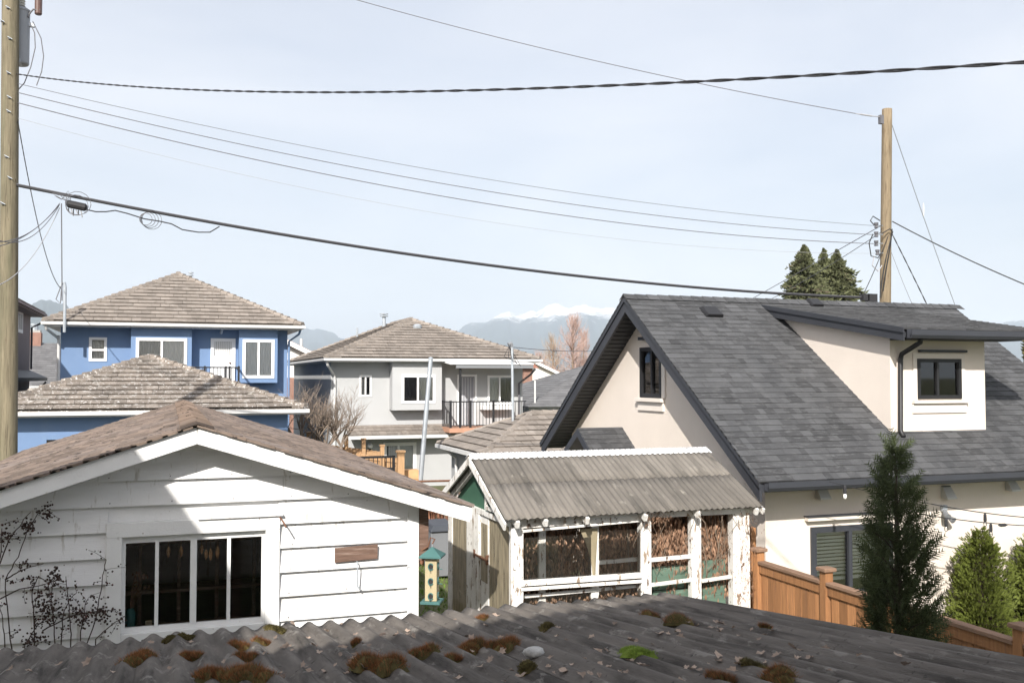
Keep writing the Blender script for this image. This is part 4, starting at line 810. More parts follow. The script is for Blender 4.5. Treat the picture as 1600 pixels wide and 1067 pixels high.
for q in py_:
    po = MB().box(FX - .055, FX + .055, q - .055, q + .055, 0, 1.93).build('post', M['cedar'], fe, bevel=.004)
    MB().box(FX - .085, FX + .085, q - .085, q + .085, 1.931, 1.975).build('post_cap', M['cedar_grey'], po, bevel=.008)
tag(MB().box(7.62, 7.70, 11.5, 11.58, 0, 2.12).build('timber_post', M['cedar'], bevel=.004), 'short cedar post standing behind the greenhouse right corner', 'post')

# ------------------------------------------------------------------ conifers in the yards
def sprays(mb, pos, dirv, L_, n, w_, rn_, flat=None):
    """a flat feathery spray of scale foliage"""
    d = dirv.normalized(); s = d.cross(flat or Vector((rn_.uniform(-1, 1), rn_.uniform(-1, 1), rn_.uniform(-.3, .3)))); s = s.normalized() if s.length > .01 else d.orthogonal()
    for k in range(n):
        t = (k + .5) / n; b = pos + d * L_ * t; ln = L_ * (.55 - .35 * t)
        for sd in (-1, 1):
            tip = b + (d * .75 + s * sd * .8 + Vector((rn_.uniform(-.2, .2), rn_.uniform(-.2, .2), rn_.uniform(-.2, .2)))) * ln
            mb.add([b - d * w_, b + d * w_, tip], [(0, 1, 2)])
    mb.add([pos - s * w_ * .7, pos + s * w_ * .7, pos + d * L_], [(0, 1, 2)])
def thuja(label, base, h, r, m, nspray, L_, seed, n=5, w_=.006, prof=None, group=None, core=True):
    rn_ = random.Random(seed); t = thing('cedar_tree', label, 'tree', base, group); base = Vector(base)
    tr = MB(); tr.tube([base, base + Vector((.01, 0, h * .5)), base + Vector((0, 0, h * .97))], [.06 * h / 3, .035 * h / 3, .006], 8); tr.build('trunk', M['bark_dark'], t)
    cr = MB(); br = MB()
    for i in range(nspray):
        f = 1 - (1 - rn_.random()) ** 0.62; z = h * (.04 + .96 * f); a = rn_.uniform(0, 6.283)
        rad = r * (prof(f) if prof else (1 - f) ** .75 * (.55 + .45 * min(1, f * 6))) * (1 + .22 * math.sin(a * 3 + f * 9 + seed) + .15 * math.sin(a * 7 - f * 23))
        q = rad * rn_.uniform(.45, 1.08) if rn_.random() < .8 else rad * rn_.uniform(.1, .6)
        p = base + Vector((math.cos(a) * q, math.sin(a) * q, z)); dv = Vector((math.cos(a) * .75, math.sin(a) * .75, rn_.uniform(.45, 1.3)))
        sprays(cr, p, dv, L_ * rn_.uniform(.6, 1.25), n, w_, rn_)
        if i % 14 == 0: br.tube([base + ZA * max(.02, z - rad * .7), base + Vector((math.cos(a) * q * .5, math.sin(a) * q * .5, z - .06)), p], [.008, .005, .003], 4)
    cr.build('crown', m, t); br.build('limb', M['bark_dark'], t)['kind'] = 'stuff'; return t
b = P(1402, 900, Y=5.65)
def pd(f): return (1 - f) ** .8 * (.7 + .3 * math.sin(f * 17) * .35) + .10 * (f < .93)
thuja('tall dark feathery conifer rising behind the corrugated roof before the cedar fence', (b.x, 5.65, 0), 3.74, .58, M['thuja_dark'], 4800, .125, 4, 7, .0058, prof=pd)
p1_, p2_ = P(1534, 900, Y=11.95), P(1622, 900, Y=11.95)
def py2(f): return min(1, (1 - f) * 2.9) ** .55 * (.68 + .32 * (1 - f))
thuja('clipped bright green conifer standing between fence and cream wall', (p1_.x, 11.95, 0), 1.80, .47, M['thuja'], 8000, .065, 5, 4, .010, prof=py2, group='young green conifers by the cream wall')
thuja('bright green conifer at the right edge behind the fence post', (p2_.x, 11.95, 0), 1.72, .47, M['thuja'], 7000, .065, 6, 4, .010, prof=py2, group='young green conifers by the cream wall')

# ------------------------------------------------------------------ hipped tile roof houses across the lane
def hip_roof(t, x0, x1, y0, y1, ze, pitch, m, tw, ex, th, sep=0, vis=('front',), name='roof_tile', caps=True, seed=1, gutter=True, seen=None, gm='white_metal', capw=.15, capl=.36):
    hw = (x1 - x0) / 2; cx = (x0 + x1) / 2; zr = ze + pitch * hw; A = Vector((cx, y0 + hw, zr)); B = Vector((cx, max(y1 - hw, y0 + hw + .01), zr))
    c = [Vector((x0, y0, ze)), Vector((x1, y0, ze)), Vector((x1, y1, ze)), Vector((x0, y1, ze))]
    core = MB(); dn = -ZA * .03
    core.add([p + dn for p in c] + [A + dn, B + dn] + [p - ZA * .14 for p in c], [(0, 1, 4), (1, 2, 5, 4), (2, 3, 5), (3, 0, 4, 5), (9, 8, 7, 6), (0, 6, 7, 1), (1, 7, 8, 2), (2, 8, 9, 3), (3, 9, 6, 0)])
    roof = core.build('roof', m, t)
    faces = {'front': (c[0], c[1], A, [c[0], c[1], A]), 'right': (c[1], c[2], A, [c[1], c[2], B, A]), 'left': (c[3], c[0], A, [c[3], c[0], A, B]), 'back': (c[2], c[3], B, [c[2], c[3], B])}
    for i, k in enumerate(faces):
        a, b, tp, poly = faces[k]; fr = slope_frame(a, b, tp)
        if k in vis: tiles(roof, name, m, fr, [uv(fr, p) for p in poly], tw, ex, th, sep=sep if k == vis[0] else 0, jit=.006, gap=.007, seed=seed + i, stuff=name + '_field', lap=.2, seen=seen, slab=.022)
    if caps:
        for a, b in ((c[0], A), (c[1], A), (A, B), (c[3], B)):
            L_ = (b - a).length; n = int(L_ / capl); d = (b - a).normalized(); sd = d.cross(ZA).normalized()
            if n < 1: continue
            for k in range(n):
                p = a + d * L_ * k / n; q = a + d * L_ * (k + 1.15) / n; up = ZA * (th + .075); up2 = ZA * (th + .02)
                MB().add([p - sd * capw - ZA * .01, p - sd * capw * .5 + up * .9, p + sd * capw * .5 + up * .9, p + sd * capw - ZA * .01, q - sd * capw * .85 - ZA * .02, q - sd * capw * .4 + up2 * .9, q + sd * capw * .4 + up2 * .9, q + sd * capw * .85 - ZA * .02],
                         [(0, 1, 5, 4), (1, 2, 6, 5), (2, 3, 7, 6), (0, 3, 2, 1), (4, 5, 6, 7)]).build('ridge_tile', m, roof)
    if gutter:
        g = MB(); e = .09
        g.box(x0 - e, x1 + e, y0 - e, y0 + .01, ze - .14, ze - .035); g.box(x0 - e, x0 + .01, y0 + .011, y1 + e, ze - .14, ze - .036); g.box(x1 - .01, x1 + e, y0 + .011, y1 + e, ze - .14, ze - .036); g.build('gutter', M[gm], t)
        MB().box(x0 + .02, x1 - .02, y0 + .02, y1 - .02, ze - .19, ze - .145).build('soffit', M[gm], t)
    return roof
def box_walls(t, m, x0, x1, y0, y1, z0, z1, holes):
    wall(t, 'wall', m, front(y0), rect(x0, x1, z0, z1), holes, .2)
    for a, b, c_, d_ in ((x0, x0 + .2, y0 + .201, y1), (x1 - .2, x1, y0 + .201, y1), (x0 + .201, x1 - .201, y1 - .2, y1)): MB().box(a, b, c_, d_, z0, z1).build('wall', m, t)
def R4(x0, y0, x1, y1, Y): a, b = P(x0, y1, Y=Y), P(x1, y0, Y=Y); return (a.x, b.x, a.z, b.z)
def chimney_pipe(t, p, h, r=.06, cap=True):
    o = MB().lathe(p, [(r, 0), (r, h)], 10).build('vent_pipe', M['galv'], t)
    if cap: MB().lathe(p + ZA * h, [(r * 2.2, 0), (r * 2.2, .05), (r * .4, .09)], 10).build('pipe_cap', M['galv'], o); MB().lathe(p + ZA * (h + .12), [(r * 2.4, 0), (r * 2.4, .04), (r * .4, .07)], 10).build('pipe_cap', M['galv'], o)

# blue house
BLY = 39.5; bx0, bx1 = -3.85, 4.47; bze = 6.28
blue = thing('blue_house', 'two storey blue stucco house with white windows and brown tile roof', 'house', (.3, 46, -.6))
hb = dict(small=R4(140, 528.5, 166, 563, BLY), door=R4(328, 529, 368, 640, BLY))
YB = BLY - .55
b1, b2 = R4(203, 507, 300, 640, YB), R4(373, 509, 434, 598, YB)
hb1, hb2 = R4(213, 530, 291, 600, YB), R4(380, 532, 427.5, 589.5, YB)
box_walls(blue, M['stucco_blue'], bx0, bx1, BLY, BLY + 13, -.7, bze - .15, [rect(*hb['small']), rect(*hb['door'])])
for (q, hh) in ((b1, hb1), (b2, hb2)):
    o = wall(blue, 'bay', M['stucco_blue'], front(YB), rect(q[0], q[1], q[2], bze - .15), [rect(*hh)], .1)
    mb = MB(); mb.box(q[0], q[0] + .1, YB + .101, BLY, q[2], bze - .15); mb.box(q[1] - .1, q[1], YB + .101, BLY, q[2], bze - .15); mb.box(q[0] + .101, q[1] - .101, YB + .101, BLY, q[2], q[2] + .08); mb.build('bay_side', M['stucco_blue'], o)
window(blue, front(BLY), *hb['small'], M['white_vinyl'], .10, (), (.47,), back=(M['curtain_grey'],))
window(blue, front(YB), *hb1, M['white_vinyl'], .11, (.5,), back=(M['curtain_grey'], M['curtain_white']), backd=.05)
window(blue, front(YB), *hb2, M['white_vinyl'], .11, (.5,), back=(M['curtain_grey'],), backd=.05)
d0 = hb['door']; dfr = front(BLY); gwn = R4(335, 534, 362, 556, BLY)
do = wall(blue, 'door', M['white_vinyl'], front(BLY - .01), rect(d0[0] + .12, d0[1] - .12, d0[2], d0[3] - .12), [rect(*gwn)], .05)
mb = MB(dfr); mb.box(d0[0], d0[0] + .118, d0[2], d0[3], -.05, .05); mb.box(d0[1] - .118, d0[1], d0[2], d0[3], -.05, .05); mb.box(d0[0] + .119, d0[1] - .119, d0[3] - .118, d0[3], -.05, .049); mb.build('door_frame', M['white_vinyl'], do)
MB(dfr).box(gwn[0], gwn[1], gwn[2], gwn[3], -.04, -.03).build('door_pane', M['curtain_grey'], do)
for k in range(9): u = gwn[0] + (gwn[1] - gwn[0]) * (k + .5) / 9; MB(dfr).box(u - .012, u + .012, gwn[2], gwn[3], -.02, .0).build('grille_bar', M['white_vinyl'], do)
MB(dfr).lathe((d0[1] - .2, P(361, 567, Y=BLY).z, .03), [(.03, 0), (.04, .03), (.02, .06)], 8).build('handle', M['rust'], do)
rail_z = P(340, 573, Y=BLY - 1.4).z; ry_ = BLY - 1.45
rg = MB().box(P(300, 573, Y=ry_).x, P(374, 573, Y=ry_).x, ry_ - .03, ry_ + .03, rail_z - .05, rail_z).build('railing', M['black_metal'], blue)
x = P(300, 573, Y=ry_).x
while x < P(374, 573, Y=ry_).x: MB().box(x - .012, x + .012, ry_ - .012, ry_ + .012, rail_z - 1.0, rail_z - .05).build('baluster', M['black_metal'], rg); x += .13
for px in (320, 353, 359, 373): x = P(px, 573, Y=ry_).x; MB().box(x - .035, x + .035, ry_ - .035, ry_ + .035, rail_z - 1.05, rail_z + .03).build('newel', M['black_metal'], rg)
x1_ = P(374, 573, Y=ry_).x; MB().box(x1_ - .03, x1_ + .03, ry_ + .04, BLY, rail_z - .05, rail_z).build('side_rail', M['black_metal'], rg)
MB().box(P(296, 600, Y=ry_).x, x1_ + .05, ry_ - .08, BLY, rail_z - 1.2, rail_z - 1.06).build('balcony_floor', M['stucco_blue'], blue)
p = P(348, 517, Y=BLY); MB(dfr).tube([(p.x, p.z + .28, .3), (p.x - .02, p.z + .1, .25), (p.x - .07, p.z - .1, .1)], [.03, .05, .06], 8).build('porch_lamp', M['galv'], blue)
rb_ = hip_roof(blue, bx0 - .48, bx1 + .48, BLY - .95, BLY + 13.4, bze, .50, M['tile'], .33, .36, .055, sep=0, seed=50)
MB().tube([(bx0 - .06, BLY - .05, bze - .5), (bx0 - .06, BLY - .05, -.5)], .05, 8).build('downpipe', M['white_metal'], blue)
MB().tube([(bx0 - .42, BLY - .9, bze - .2), (bx0 - .4, BLY - .85, bze - .3), (bx0 - .06, BLY - .05, bze - .62)], .05, 8).build('downpipe', M['white_metal'], blue)
MB().tube([(bx1 + .42, BLY - .7, bze - .2), (bx1 + .38, BLY - .6, bze - .35), (bx1 + .05, BLY - .1, bze - .62), (bx1 + .05, BLY - .1, 0)], .045, 8).build('downpipe', M['stucco_blue'], blue)
p = P(298, 438, Y=46); chimney_pipe(blue, Vector((p.x, 46, p.z - .6)), .8, .05)
p = P(99, 505, Y=BLY - 1); ms_ = thing('service_mast', 'white service mast pipe with hooked top at the blue house corner', 'mast', (p.x, BLY - 1, 5.9))
tp = P(97, 449, Y=BLY - 1); MB().tube([(p.x + .05, BLY - 1.1, 5.85), (p.x + .05, BLY - 1.1, tp.z), (p.x + .02, BLY - 1.1, tp.z + .16), (p.x - .06, BLY - 1.1, tp.z + .16), (p.x - .1, BLY - 1.1, tp.z + .02)], .055, 8).build('pipe', M['galv'], ms_)
MB().tube([(p.x - .1, BLY - 1.1, tp.z + .02), (p.x - .25, BLY - 1.1, tp.z - .45), (p.x - .1, BLY - 1.1, tp.z - .6), (p.x - .08, BLY - 1.1, tp.z - .1)], .018, 5).build('drip_loop', M['cable_grey'], ms_)

# blue garage by the lane
gx0, gx1 = -4.45, 3.29; gze = 3.33
bg_ = thing('blue_garage', 'low blue garage with lichen spotted tile hip roof by the lane', 'garage', (-.6, 32, -.2))
YG = 28.8; wq = R4(66, 680, 140, 716, YG)
box_walls(bg_, M['stucco_blue'], gx0, gx1, YG, YG + 6.8, -.6, gze - .15, [rect(*wq)])
window(bg_, front(YG), *wq, M['stucco_blue'], .14, (.5,), back=(M['dark'],))
def seen_bg(x, y): return x > 26 and not (y > 628 + abs(x - 283) * .31)
hip_roof(bg_, gx0 - .46, gx1 + .46, YG - .5, YG + 7.3, gze, .355, M['tile_lichen'], .33, .37, .055, sep=290, seed=60, vis=('front', 'right'), seen=seen_bg)

# grey house
GRY = 41.6; rx0, rx1 = 6.55, 15.35; rze = 5.06
gr = thing('grey_house', 'pale grey two storey house with balcony and brown tile roof', 'house', (11, 48, -.6))
rs, rbw = R4(562, 587, 580, 619, GRY), R4(628.5, 586.5, 679, 629, GRY - .6)
ld = R4(600, 692, 649, 800, GRY); bd = R4(714, 585, 745, 668, GRY + .0); bw_ = R4(762.5, 587.5, 801, 631, GRY)
bay = R4(613, 561, 690.5, 641, GRY - .6)
box_walls(gr, M['stucco_grey'], rx0, rx1, GRY, GRY + 13, -.7, rze - .14, [rect(*rs), rect(*ld), rect(*bd), rect(*bw_)])
o = wall(gr, 'bay', M['stucco_grey'], front(GRY - .6), rect(bay[0], bay[1], bay[2], rze - .15), [rect(*rbw)], .1)
mb = MB(); mb.box(bay[0], bay[0] + .1, GRY - .499, GRY, bay[2], rze - .15); mb.box(bay[1] - .1, bay[1], GRY - .499, GRY, bay[2], rze - .15); mb.box(bay[0] + .101, bay[1] - .101, GRY - .499, GRY, bay[2], bay[2] + .08); mb.build('bay_side', M['stucco_grey'], o)
window(gr, front(GRY), *rs, M['white_vinyl'], .09, (.5,), back=(M['curtain_grey'], M['dark']))
window(gr, front(GRY - .6), *rbw, M['white_vinyl'], .11, (.48,), back=(M['dark'], M['curtain_grey']), backd=.06)
wo = window(gr, front(GRY), *ld, M['white_vinyl'], .15, (.46,), back=(M['dark'], M['curtain_white']), backd=.2)
u0, u1 = ld[0] + .2, ld[0] + .46 * (ld[1] - ld[0])
for k in range(4): u = u0 + (u1 - u0) * (k + .6) / 4.4; MB(front(GRY)).box(u - .045, u + .045, ld[2], ld[3] - .1, -.14, -.125).build('vertical_blind', M['curtain_white'], wo)
for k in range(7): u = (ld[0] + ld[1]) / 2 + (ld[1] - ld[0]) * .46 * (k + .5) / 7; MB(front(GRY)).box(u - .05, u + .05, ld[2], ld[3] - .1, -.15, -.135 - .02 * (k % 2)).build('vertical_blind', M['blind'], wo)
do = MB(front(GRY)).box(bd[0] + .1, bd[1] - .1, bd[2], bd[3] - .1, -.12, -.06).build('door', mat('grey_door', (.30, .31, .34), .6, .05, 2), gr)
mb = MB(front(GRY)); mb.box(bd[0], bd[0] + .098, bd[2], bd[3], -.1, .03); mb.box(bd[1] - .098, bd[1], bd[2], bd[3], -.1, .03); mb.box(bd[0] + .099, bd[1] - .099, bd[3] - .098, bd[3], -.1, .029); mb.build('door_frame', M['white_vinyl'], do)
for k in range(6): u = bd[0] + .14 + (bd[1] - bd[0] - .28) * k / 5; MB(front(GRY)).box(u - .008, u + .008, bd[2] + .05, bd[3] - .15, -.055, -.045).build('grille_bar', M['white_vinyl'], do)
window(gr, front(GRY), *bw_, M['white_vinyl'], .10, (.47,), back=(M['curtain_grey'], M['dark']))
bl = R4(703, 626, 812, 668, GRY - 1.5)
fz_ = bl[2]
MB().box(bl[0] - .05, bl[1] + .4, GRY - 1.6, GRY - .001, fz_ - .22, fz_ - .02).build('balcony_floor', mat('terracotta_deck', (.45, .25, .17), .8, .1, 3), gr)
rg = MB().box(bl[0], bl[1] + .3, GRY - 1.53, GRY - 1.47, bl[3] - .05, bl[3]).build('railing', M['black_metal'], gr)
MB().box(bl[0], bl[1] + .3, GRY - 1.52, GRY - 1.48, fz_ + .06, fz_ + .1).build('bottom_rail', M['black_metal'], rg)
x = bl[0]; k = 0
while x < bl[1] + .3: MB().box(x - .012, x + .012, GRY - 1.51, GRY - 1.49, fz_ + .1, bl[3] - .05).build('baluster', M['black_metal'], rg); x += .15
for px in (704, 719, 735, 771): x = P(px, 640, Y=GRY - 1.5).x; MB().box(x - .045, x + .045, GRY - 1.545, GRY - 1.455, fz_ - .3, (bl[3] + .03) if px != 719 else rze - .4).build('newel', M['black_metal'], rg)
for yy in [GRY - 1.3 + .2 * k for k in range(6)]: MB().box(bl[0] - .012, bl[0] + .012, yy - .012, yy + .012, fz_, bl[3] - .05).build('baluster', M['black_metal'], rg)
MB().box(bl[0] - .03, bl[0] + .03, GRY - 1.46, GRY - .01, bl[3] - .05, bl[3]).build('side_rail', M['black_metal'], rg)
aw = R4(703, 567, 834, 574, GRY - 1.7)
MB().prism([(aw[0], GRY - 1.7, aw[3] - .02), (aw[0], GRY - .01, aw[3] + .12), (aw[0], GRY - .01, aw[3] + .06), (aw[0], GRY - 1.7, aw[3] - .08)], (aw[1] - aw[0], 0, 0)).build('awning', M['white_corr'], gr, fix=True)
MB().box(aw[0] + .3, aw[1], GRY - 1.66, GRY - 1.55, aw[2] - .03, aw[3] - .085).build('awning_beam', M['bin_grey'], gr)
tr_ = R4(752, 633, 800, 640, GRY - .3); MB().box(tr_[0], tr_[1], GRY - .5, GRY - .02, tr_[2], tr_[3]).build('planter_shelf', M['white_vinyl'], gr)
hip_roof(gr, rx0 - .35, rx1 + .55, GRY - .85, GRY + 13.4, rze, .405, M['tile'], .33, .36, .055, sep=0, seed=70, vis=('front', 'left'))
sk = R4(545, 664, 712, 685, GRY - .9)                              # skirt roof between the storeys
sr = MB().prism([(sk[0], GRY - .9, sk[2] + .12), (sk[0], GRY - .01, sk[3] + .02), (sk[0], GRY - .01, sk[3] - .06), (sk[0], GRY - .9, sk[2] + .04)], (sk[1] - sk[0], 0, 0)).build('skirt_roof', M['tile'], gr, fix=True)
fr = slope_frame((sk[0], GRY - .92, sk[2] + .12), (sk[1], GRY - .92, sk[2] + .12), (sk[0], GRY, sk[3] + .02)); tiles(sr, 'roof_tile', M['tile'], fr, rect(0, sk[1] - sk[0], 0, .95), .33, .34, .05, sep=40, gap=.012, seed=75, stuff='roof_tile_field', lap=.2)
MB().box(sk[0] - .05, sk[1] + .02, GRY - 1.02, GRY - .91, sk[2] - .04, sk[2] + .1).build('gutter', M['white_metal'], gr)
dpx = P(523, 600, Y=GRY - .05).x; MB().tube([(rx0 - .3, GRY - .75, rze - .2), (rx0 - .25, GRY - .7, rze - .32), (dpx - .05, GRY - .1, rze - .75), (dpx, GRY - .06, rze - .95), (dpx, GRY - .06, 1.0)], .06, 8).build('downpipe', M['white_metal'], gr)
dpx = rx1 - .2; MB().tube([(rx1 + .1, GRY - 1.4, aw[2] - .05), (rx1 - .05, GRY - 1.2, aw[2] - .3), (dpx, GRY - .1, aw[2] - .7), (dpx, GRY - .08, fz_)], .05, 8).build('downpipe', M['cable_grey'], gr)
p = P(600, 505, Y=50); chimney_pipe(gr, Vector((p.x, 50, p.z - .4)), .75, .1)
p = P(558, 520, Y=49); chimney_pipe(gr, Vector((p.x, 49, p.z - .2)), .45, .05, False)
hw_ = (rx1 - rx0 + .9) / 2; dq = ray(652, 513); tq = (rze + .405 * (0 - GRY + .85) - EYE.z) / (dq.z - .405 * dq.y); p = EYE + dq * tq; MB().lathe((p.x, p.y, p.z - .0), [(.2, 0), (.22, .12), (.1, .2)], 10).build('roof_vent', M['galv'], gr)

# grey garage roof to the right of it
gg = thing('low_garage', 'low garage with grey brown tile hip roof behind the greenhouse', 'garage', (13, 31, -.4))
qx0, qx1, qy0, qy1, qz = 9.0, 18.6, 27.9, 33.1, 1.88
MB().box(qx0 + .4, qx1 - .4, qy0 + .4, qy1 - .4, -.6, qz - .15).build('wall', M['stucco_grey'], gg)
hw = (qy1 - qy0) / 2; qzr = qz + hw * .44; c = [Vector((qx0, qy0, qz)), Vector((qx1, qy0, qz)), Vector((qx1, qy1, qz)), Vector((qx0, qy1, qz))]; A = Vector((qx0 + hw, qy0 + hw, qzr)); B = Vector((qx1 - hw, qy0 + hw, qzr)); dn = -ZA * .03
ro = MB().add([p + dn for p in c] + [A + dn, B + dn] + [p - ZA * .14 for p in c], [(3, 0, 4), (0, 1, 5, 4), (1, 2, 5), (2, 3, 4, 5), (9, 8, 7, 6), (0, 6, 7, 1), (1, 7, 8, 2), (2, 8, 9, 3), (3, 9, 6, 0)]).build('roof', M['tile'], gg)
for k, (a, b, tp, poly) in enumerate(((c[3], c[0], A, [c[3], c[0], A]), (c[0], c[1], A, [c[0], c[1], B, A]))):
    fr = slope_frame(a, b, tp); tiles(ro, 'roof_tile', M['tile'], fr, [uv(fr, p) for p in poly], .33, .37, .055, slab=.022, sep=140, jit=.006, gap=.012, seed=80 + k, stuff='roof_tile_field', lap=.2)
for a, b in ((c[3], A), (c[0], A), (A, B)):
    L_ = (b - a).length; n = int(L_ / .36); d = (b - a).normalized(); sd = d.cross(ZA).normalized(); cw = .12
    for k in range(n):
        p = a + d * L_ * k / n; q = a + d * L_ * (k + 1.15) / n
        MB().add([p - sd * cw, p + ZA * .09 - sd * cw * .4, p + ZA * .09 + sd * cw * .4, p + sd * cw, q - sd * cw * .85, q + ZA * .06 - sd * cw * .4, q + ZA * .06 + sd * cw * .4, q + sd * cw * .85], [(0, 1, 5, 4), (1, 2, 6, 5), (2, 3, 7, 6), (0, 3, 2, 1)]).build('ridge_tile', M['tile'], ro)
MB().box(qx0 - .1, qx0 + .0, qy0, qy1, qz - .14, qz - .02).build('gutter', M['white_metal'], gg)
MB().tube([(qx0 - .03, qy1 - 1.2, qz - .15), (qx0 + .3, qy1 - 1.3, qz - .45), (qx0 + .35, qy1 - 1.3, -.6)], .05, 8).build('downpipe', M['white_metal'], gg)
p = P(802, 697, Y=30.5); t_ = P(800, 541, Y=30.5); ms_ = thing('roof_mast', 'galvanised service mast standing on the low garage tile roof', 'mast', (p.x, 30.5, p.z))
MB().tube([(p.x, 30.5, p.z - .1), (t_.x, 30.5, t_.z)], .045, 10).build('pipe', M['galv'], ms_); MB().lathe((p.x, 30.5, p.z - .02), [(.18, 0), (.1, .04), (.06, .12)], 10).build('flashing', M['galv'], ms_)
MB().tube([(t_.x, 30.5, t_.z), (t_.x - .04, 30.5, t_.z + .09), (t_.x - .13, 30.5, t_.z + .05)], .07, 8).build('weatherhead', M['bin_grey'], ms_)
for k in range(5): MB().tube([(t_.x - .1, 30.5, t_.z), (t_.x - .3 + .15 * k, 30.45, t_.z - .35 - .08 * k), (t_.x + .02, 30.5, t_.z - .45)], .012, 4).build('lead_wire', M['cable'], ms_)
# leaning steel mast behind the white garage
p, t_ = P(660, 760, Y=31), P(673, 561, Y=31); lm = thing('leaning_pole', 'slightly leaning galvanised steel pole in front of the grey house', 'pole', (p.x, 31, ground_z(0, 31)))
bt = p + (p - t_) * .6; bt = bt + (t_ - bt) * 0; MB().tube([(bt.x, 31, ground_z(0, 31)), t_], [.085, .07], 12).build('pipe', M['galv'], lm); MB().lathe(t_, [(.08, 0), (.08, .04), (.02, .07)], 10).build('pole_cap', M['galv'], lm)
# dark roofed house beyond
dk = thing('dark_roof_house', 'house with plain dark grey roof partly hidden by the black gable', 'house', (22, 52, -.6))
x0_, z0_ = P(822, 640, Y=47).x, P(822, 636, Y=47).z; xt, zt = P(905, 573, Y=53).x, P(905, 573, Y=53).z
MB().box(x0_ + .3, x0_ + 14, 47.4, 58, -.6, z0_).build('wall', M['stucco_grey'], dk)
ro = MB().add([(x0_, 47, z0_), (x0_ + 16, 47, z0_), (x0_ + 16, 59, z0_), (x0_, 59, z0_), (xt + 1, 53, zt + .25), (xt + 5, 53, zt + .25)], [(0, 1, 5, 4), (1, 2, 5), (2, 3, 4, 5), (3, 0, 4), (3, 2, 1, 0)]).build('roof', M['asphalt_grey'], dk)
fr = slope_frame((x0_, 47, z0_), (x0_ + 16, 47, z0_), (xt + 1, 53, zt + .25)); tiles(ro, 'shingle', M['asphalt_grey'], fr, [uv(fr, p) for p in ((x0_, 47, z0_), (x0_ + 16, 47, z0_), (xt + 5, 53, zt + .25), (xt + 1, 53, zt + .25))], .9, .35, .02, seed=88, stuff='shingle_field')
fr = slope_frame((x0_, 59, z0_), (x0_, 47, z0_), (xt + 1, 53, zt + .25)); tiles(ro, 'shingle', M['asphalt_grey'], fr, [uv(fr, p) for p in ((x0_, 59, z0_), (x0_, 47, z0_), (xt + 1, 53, zt + .25))], .9, .35, .02, seed=89, stuff='shingle_field')
p = P(836, 627, Y=47.5); MB().tube([(p.x, 47.5, p.z - .2), (p.x, 47.5, p.z + 1.1)], .05, 8).build('vent_pipe', M['white_metal'], dk)
# far houses
def gable_house(name, label, Y, px0, px1, py_e, py_r, dep, wm, rm, rx=None, base=-.6, win=None):
    t = thing(name, label, 'house', (0, Y, base)); a, b = P(px0, py_e, Y=Y), P(px1, py_e, Y=Y); r = P(rx or (px0 + px1) / 2, py_r, Y=Y)
    wall(t, 'wall', wm, front(Y), [(a.x, base), (b.x, base), (b.x, a.z), (r.x, r.z), (a.x, a.z)], [], .3); MB().box(a.x + .1, b.x - .1, Y + .31, Y + dep, base, a.z - .1).build('wall', wm, t)
    for s, q in ((-1, a), (1, b)):
        e = q + (q - r) * .12; e.y = Y; MB().prism([(r.x, Y - .5, r.z + .25), (e.x, Y - .5, e.z + .25), (e.x, Y - .5, e.z + .02), (r.x, Y - .5, r.z + .02)], (0, dep + 1, 0)).build('roof', rm, t, fix=True)
        MB().prism([(r.x, Y - .56, r.z + .22), (e.x, Y - .56, e.z + .22), (e.x, Y - .56, e.z - .1), (r.x, Y - .56, r.z - .1)], (0, .05, 0)).build('fascia', M['white_vinyl'], t, fix=True)
    return t
fh = gable_house('white_house', 'far white gabled house between the blue and the grey house', 66, 395, 500, 562, 536, 9, M['far_white'], M['red_roof'], 447); p = P(472, 552, Y=66); MB().lathe((p.x, 66.5, p.z), [(.09, 0), (.09, 1.0)], 8).build('vent_pipe', M['white_metal'], fh)
a = R4(455, 590, 464, 640, 65.6); wall(fh, 'porch', M['brick'], front(65.7), rect(a[0] - 1.5, a[1] + 1.5, -.6, a[3]), (), .2)
gable_house('red_roof_house', 'far house with red roof and pale walls left of the bare poplars', 95, 815, 884, 591, 566, 10, M['far_white'], M['red_roof'], 832)
br_ = thing('brick_house', 'small red brick house wall right of the grey house', 'house', (0, 70, -.6)); a = R4(818, 575, 832, 640, 70); MB().box(a[0], a[1], 70, 76, -.6, a[3]).build('wall', M['brick'], br_); MB().prism([(a[0] - .4, 69.6, a[3]), (a[1] + .4, 69.6, a[3]), ((a[0] + a[1]) / 2, 69.6, a[3] + .6)], (0, 7, 0)).build('roof', M['red_roof'], br_)
# taupe house at the far left
tp_ = thing('taupe_house', 'taupe two storey house at the far left behind the wooden pole', 'house', (-10, 44, -.3))
TX = -6.3; ff2 = right_(TX); sw_ = P(30.5, 487, X=TX), P(33, 519, X=TX); tw2 = (min(sw_[0].y, sw_[1].y) - .4, max(sw_[0].y, sw_[1].y) + .3, sw_[1].z, sw_[0].z)
wall(tp_, 'wall', M['stucco_brown'], ff2, rect(34, 51.0, -.6, 7.2), [rect(*tw2)], .2); window(tp_, ff2, *tw2, M['white_vinyl'], .14, (.5,), back=(M['curtain_white'],))
MB().box(-14, TX - .21, 34, 34.2, -.6, 7.2).build('wall', M['stucco_brown'], tp_); MB().box(-14, TX - .21, 50.8, 51, -.6, 7.2).build('wall', M['stucco_brown'], tp_); MB().box(-14, -13.8, 34.21, 50.79, -.6, 7.2).build('wall', M['stucco_brown'], tp_)
hip_roof(tp_, -14.5, TX + .6, 33.4, 51.3, 7.3, .42, M['tile'], .5, .4, .05, vis=('right',), caps=False, seed=90, gm='stucco_brown')
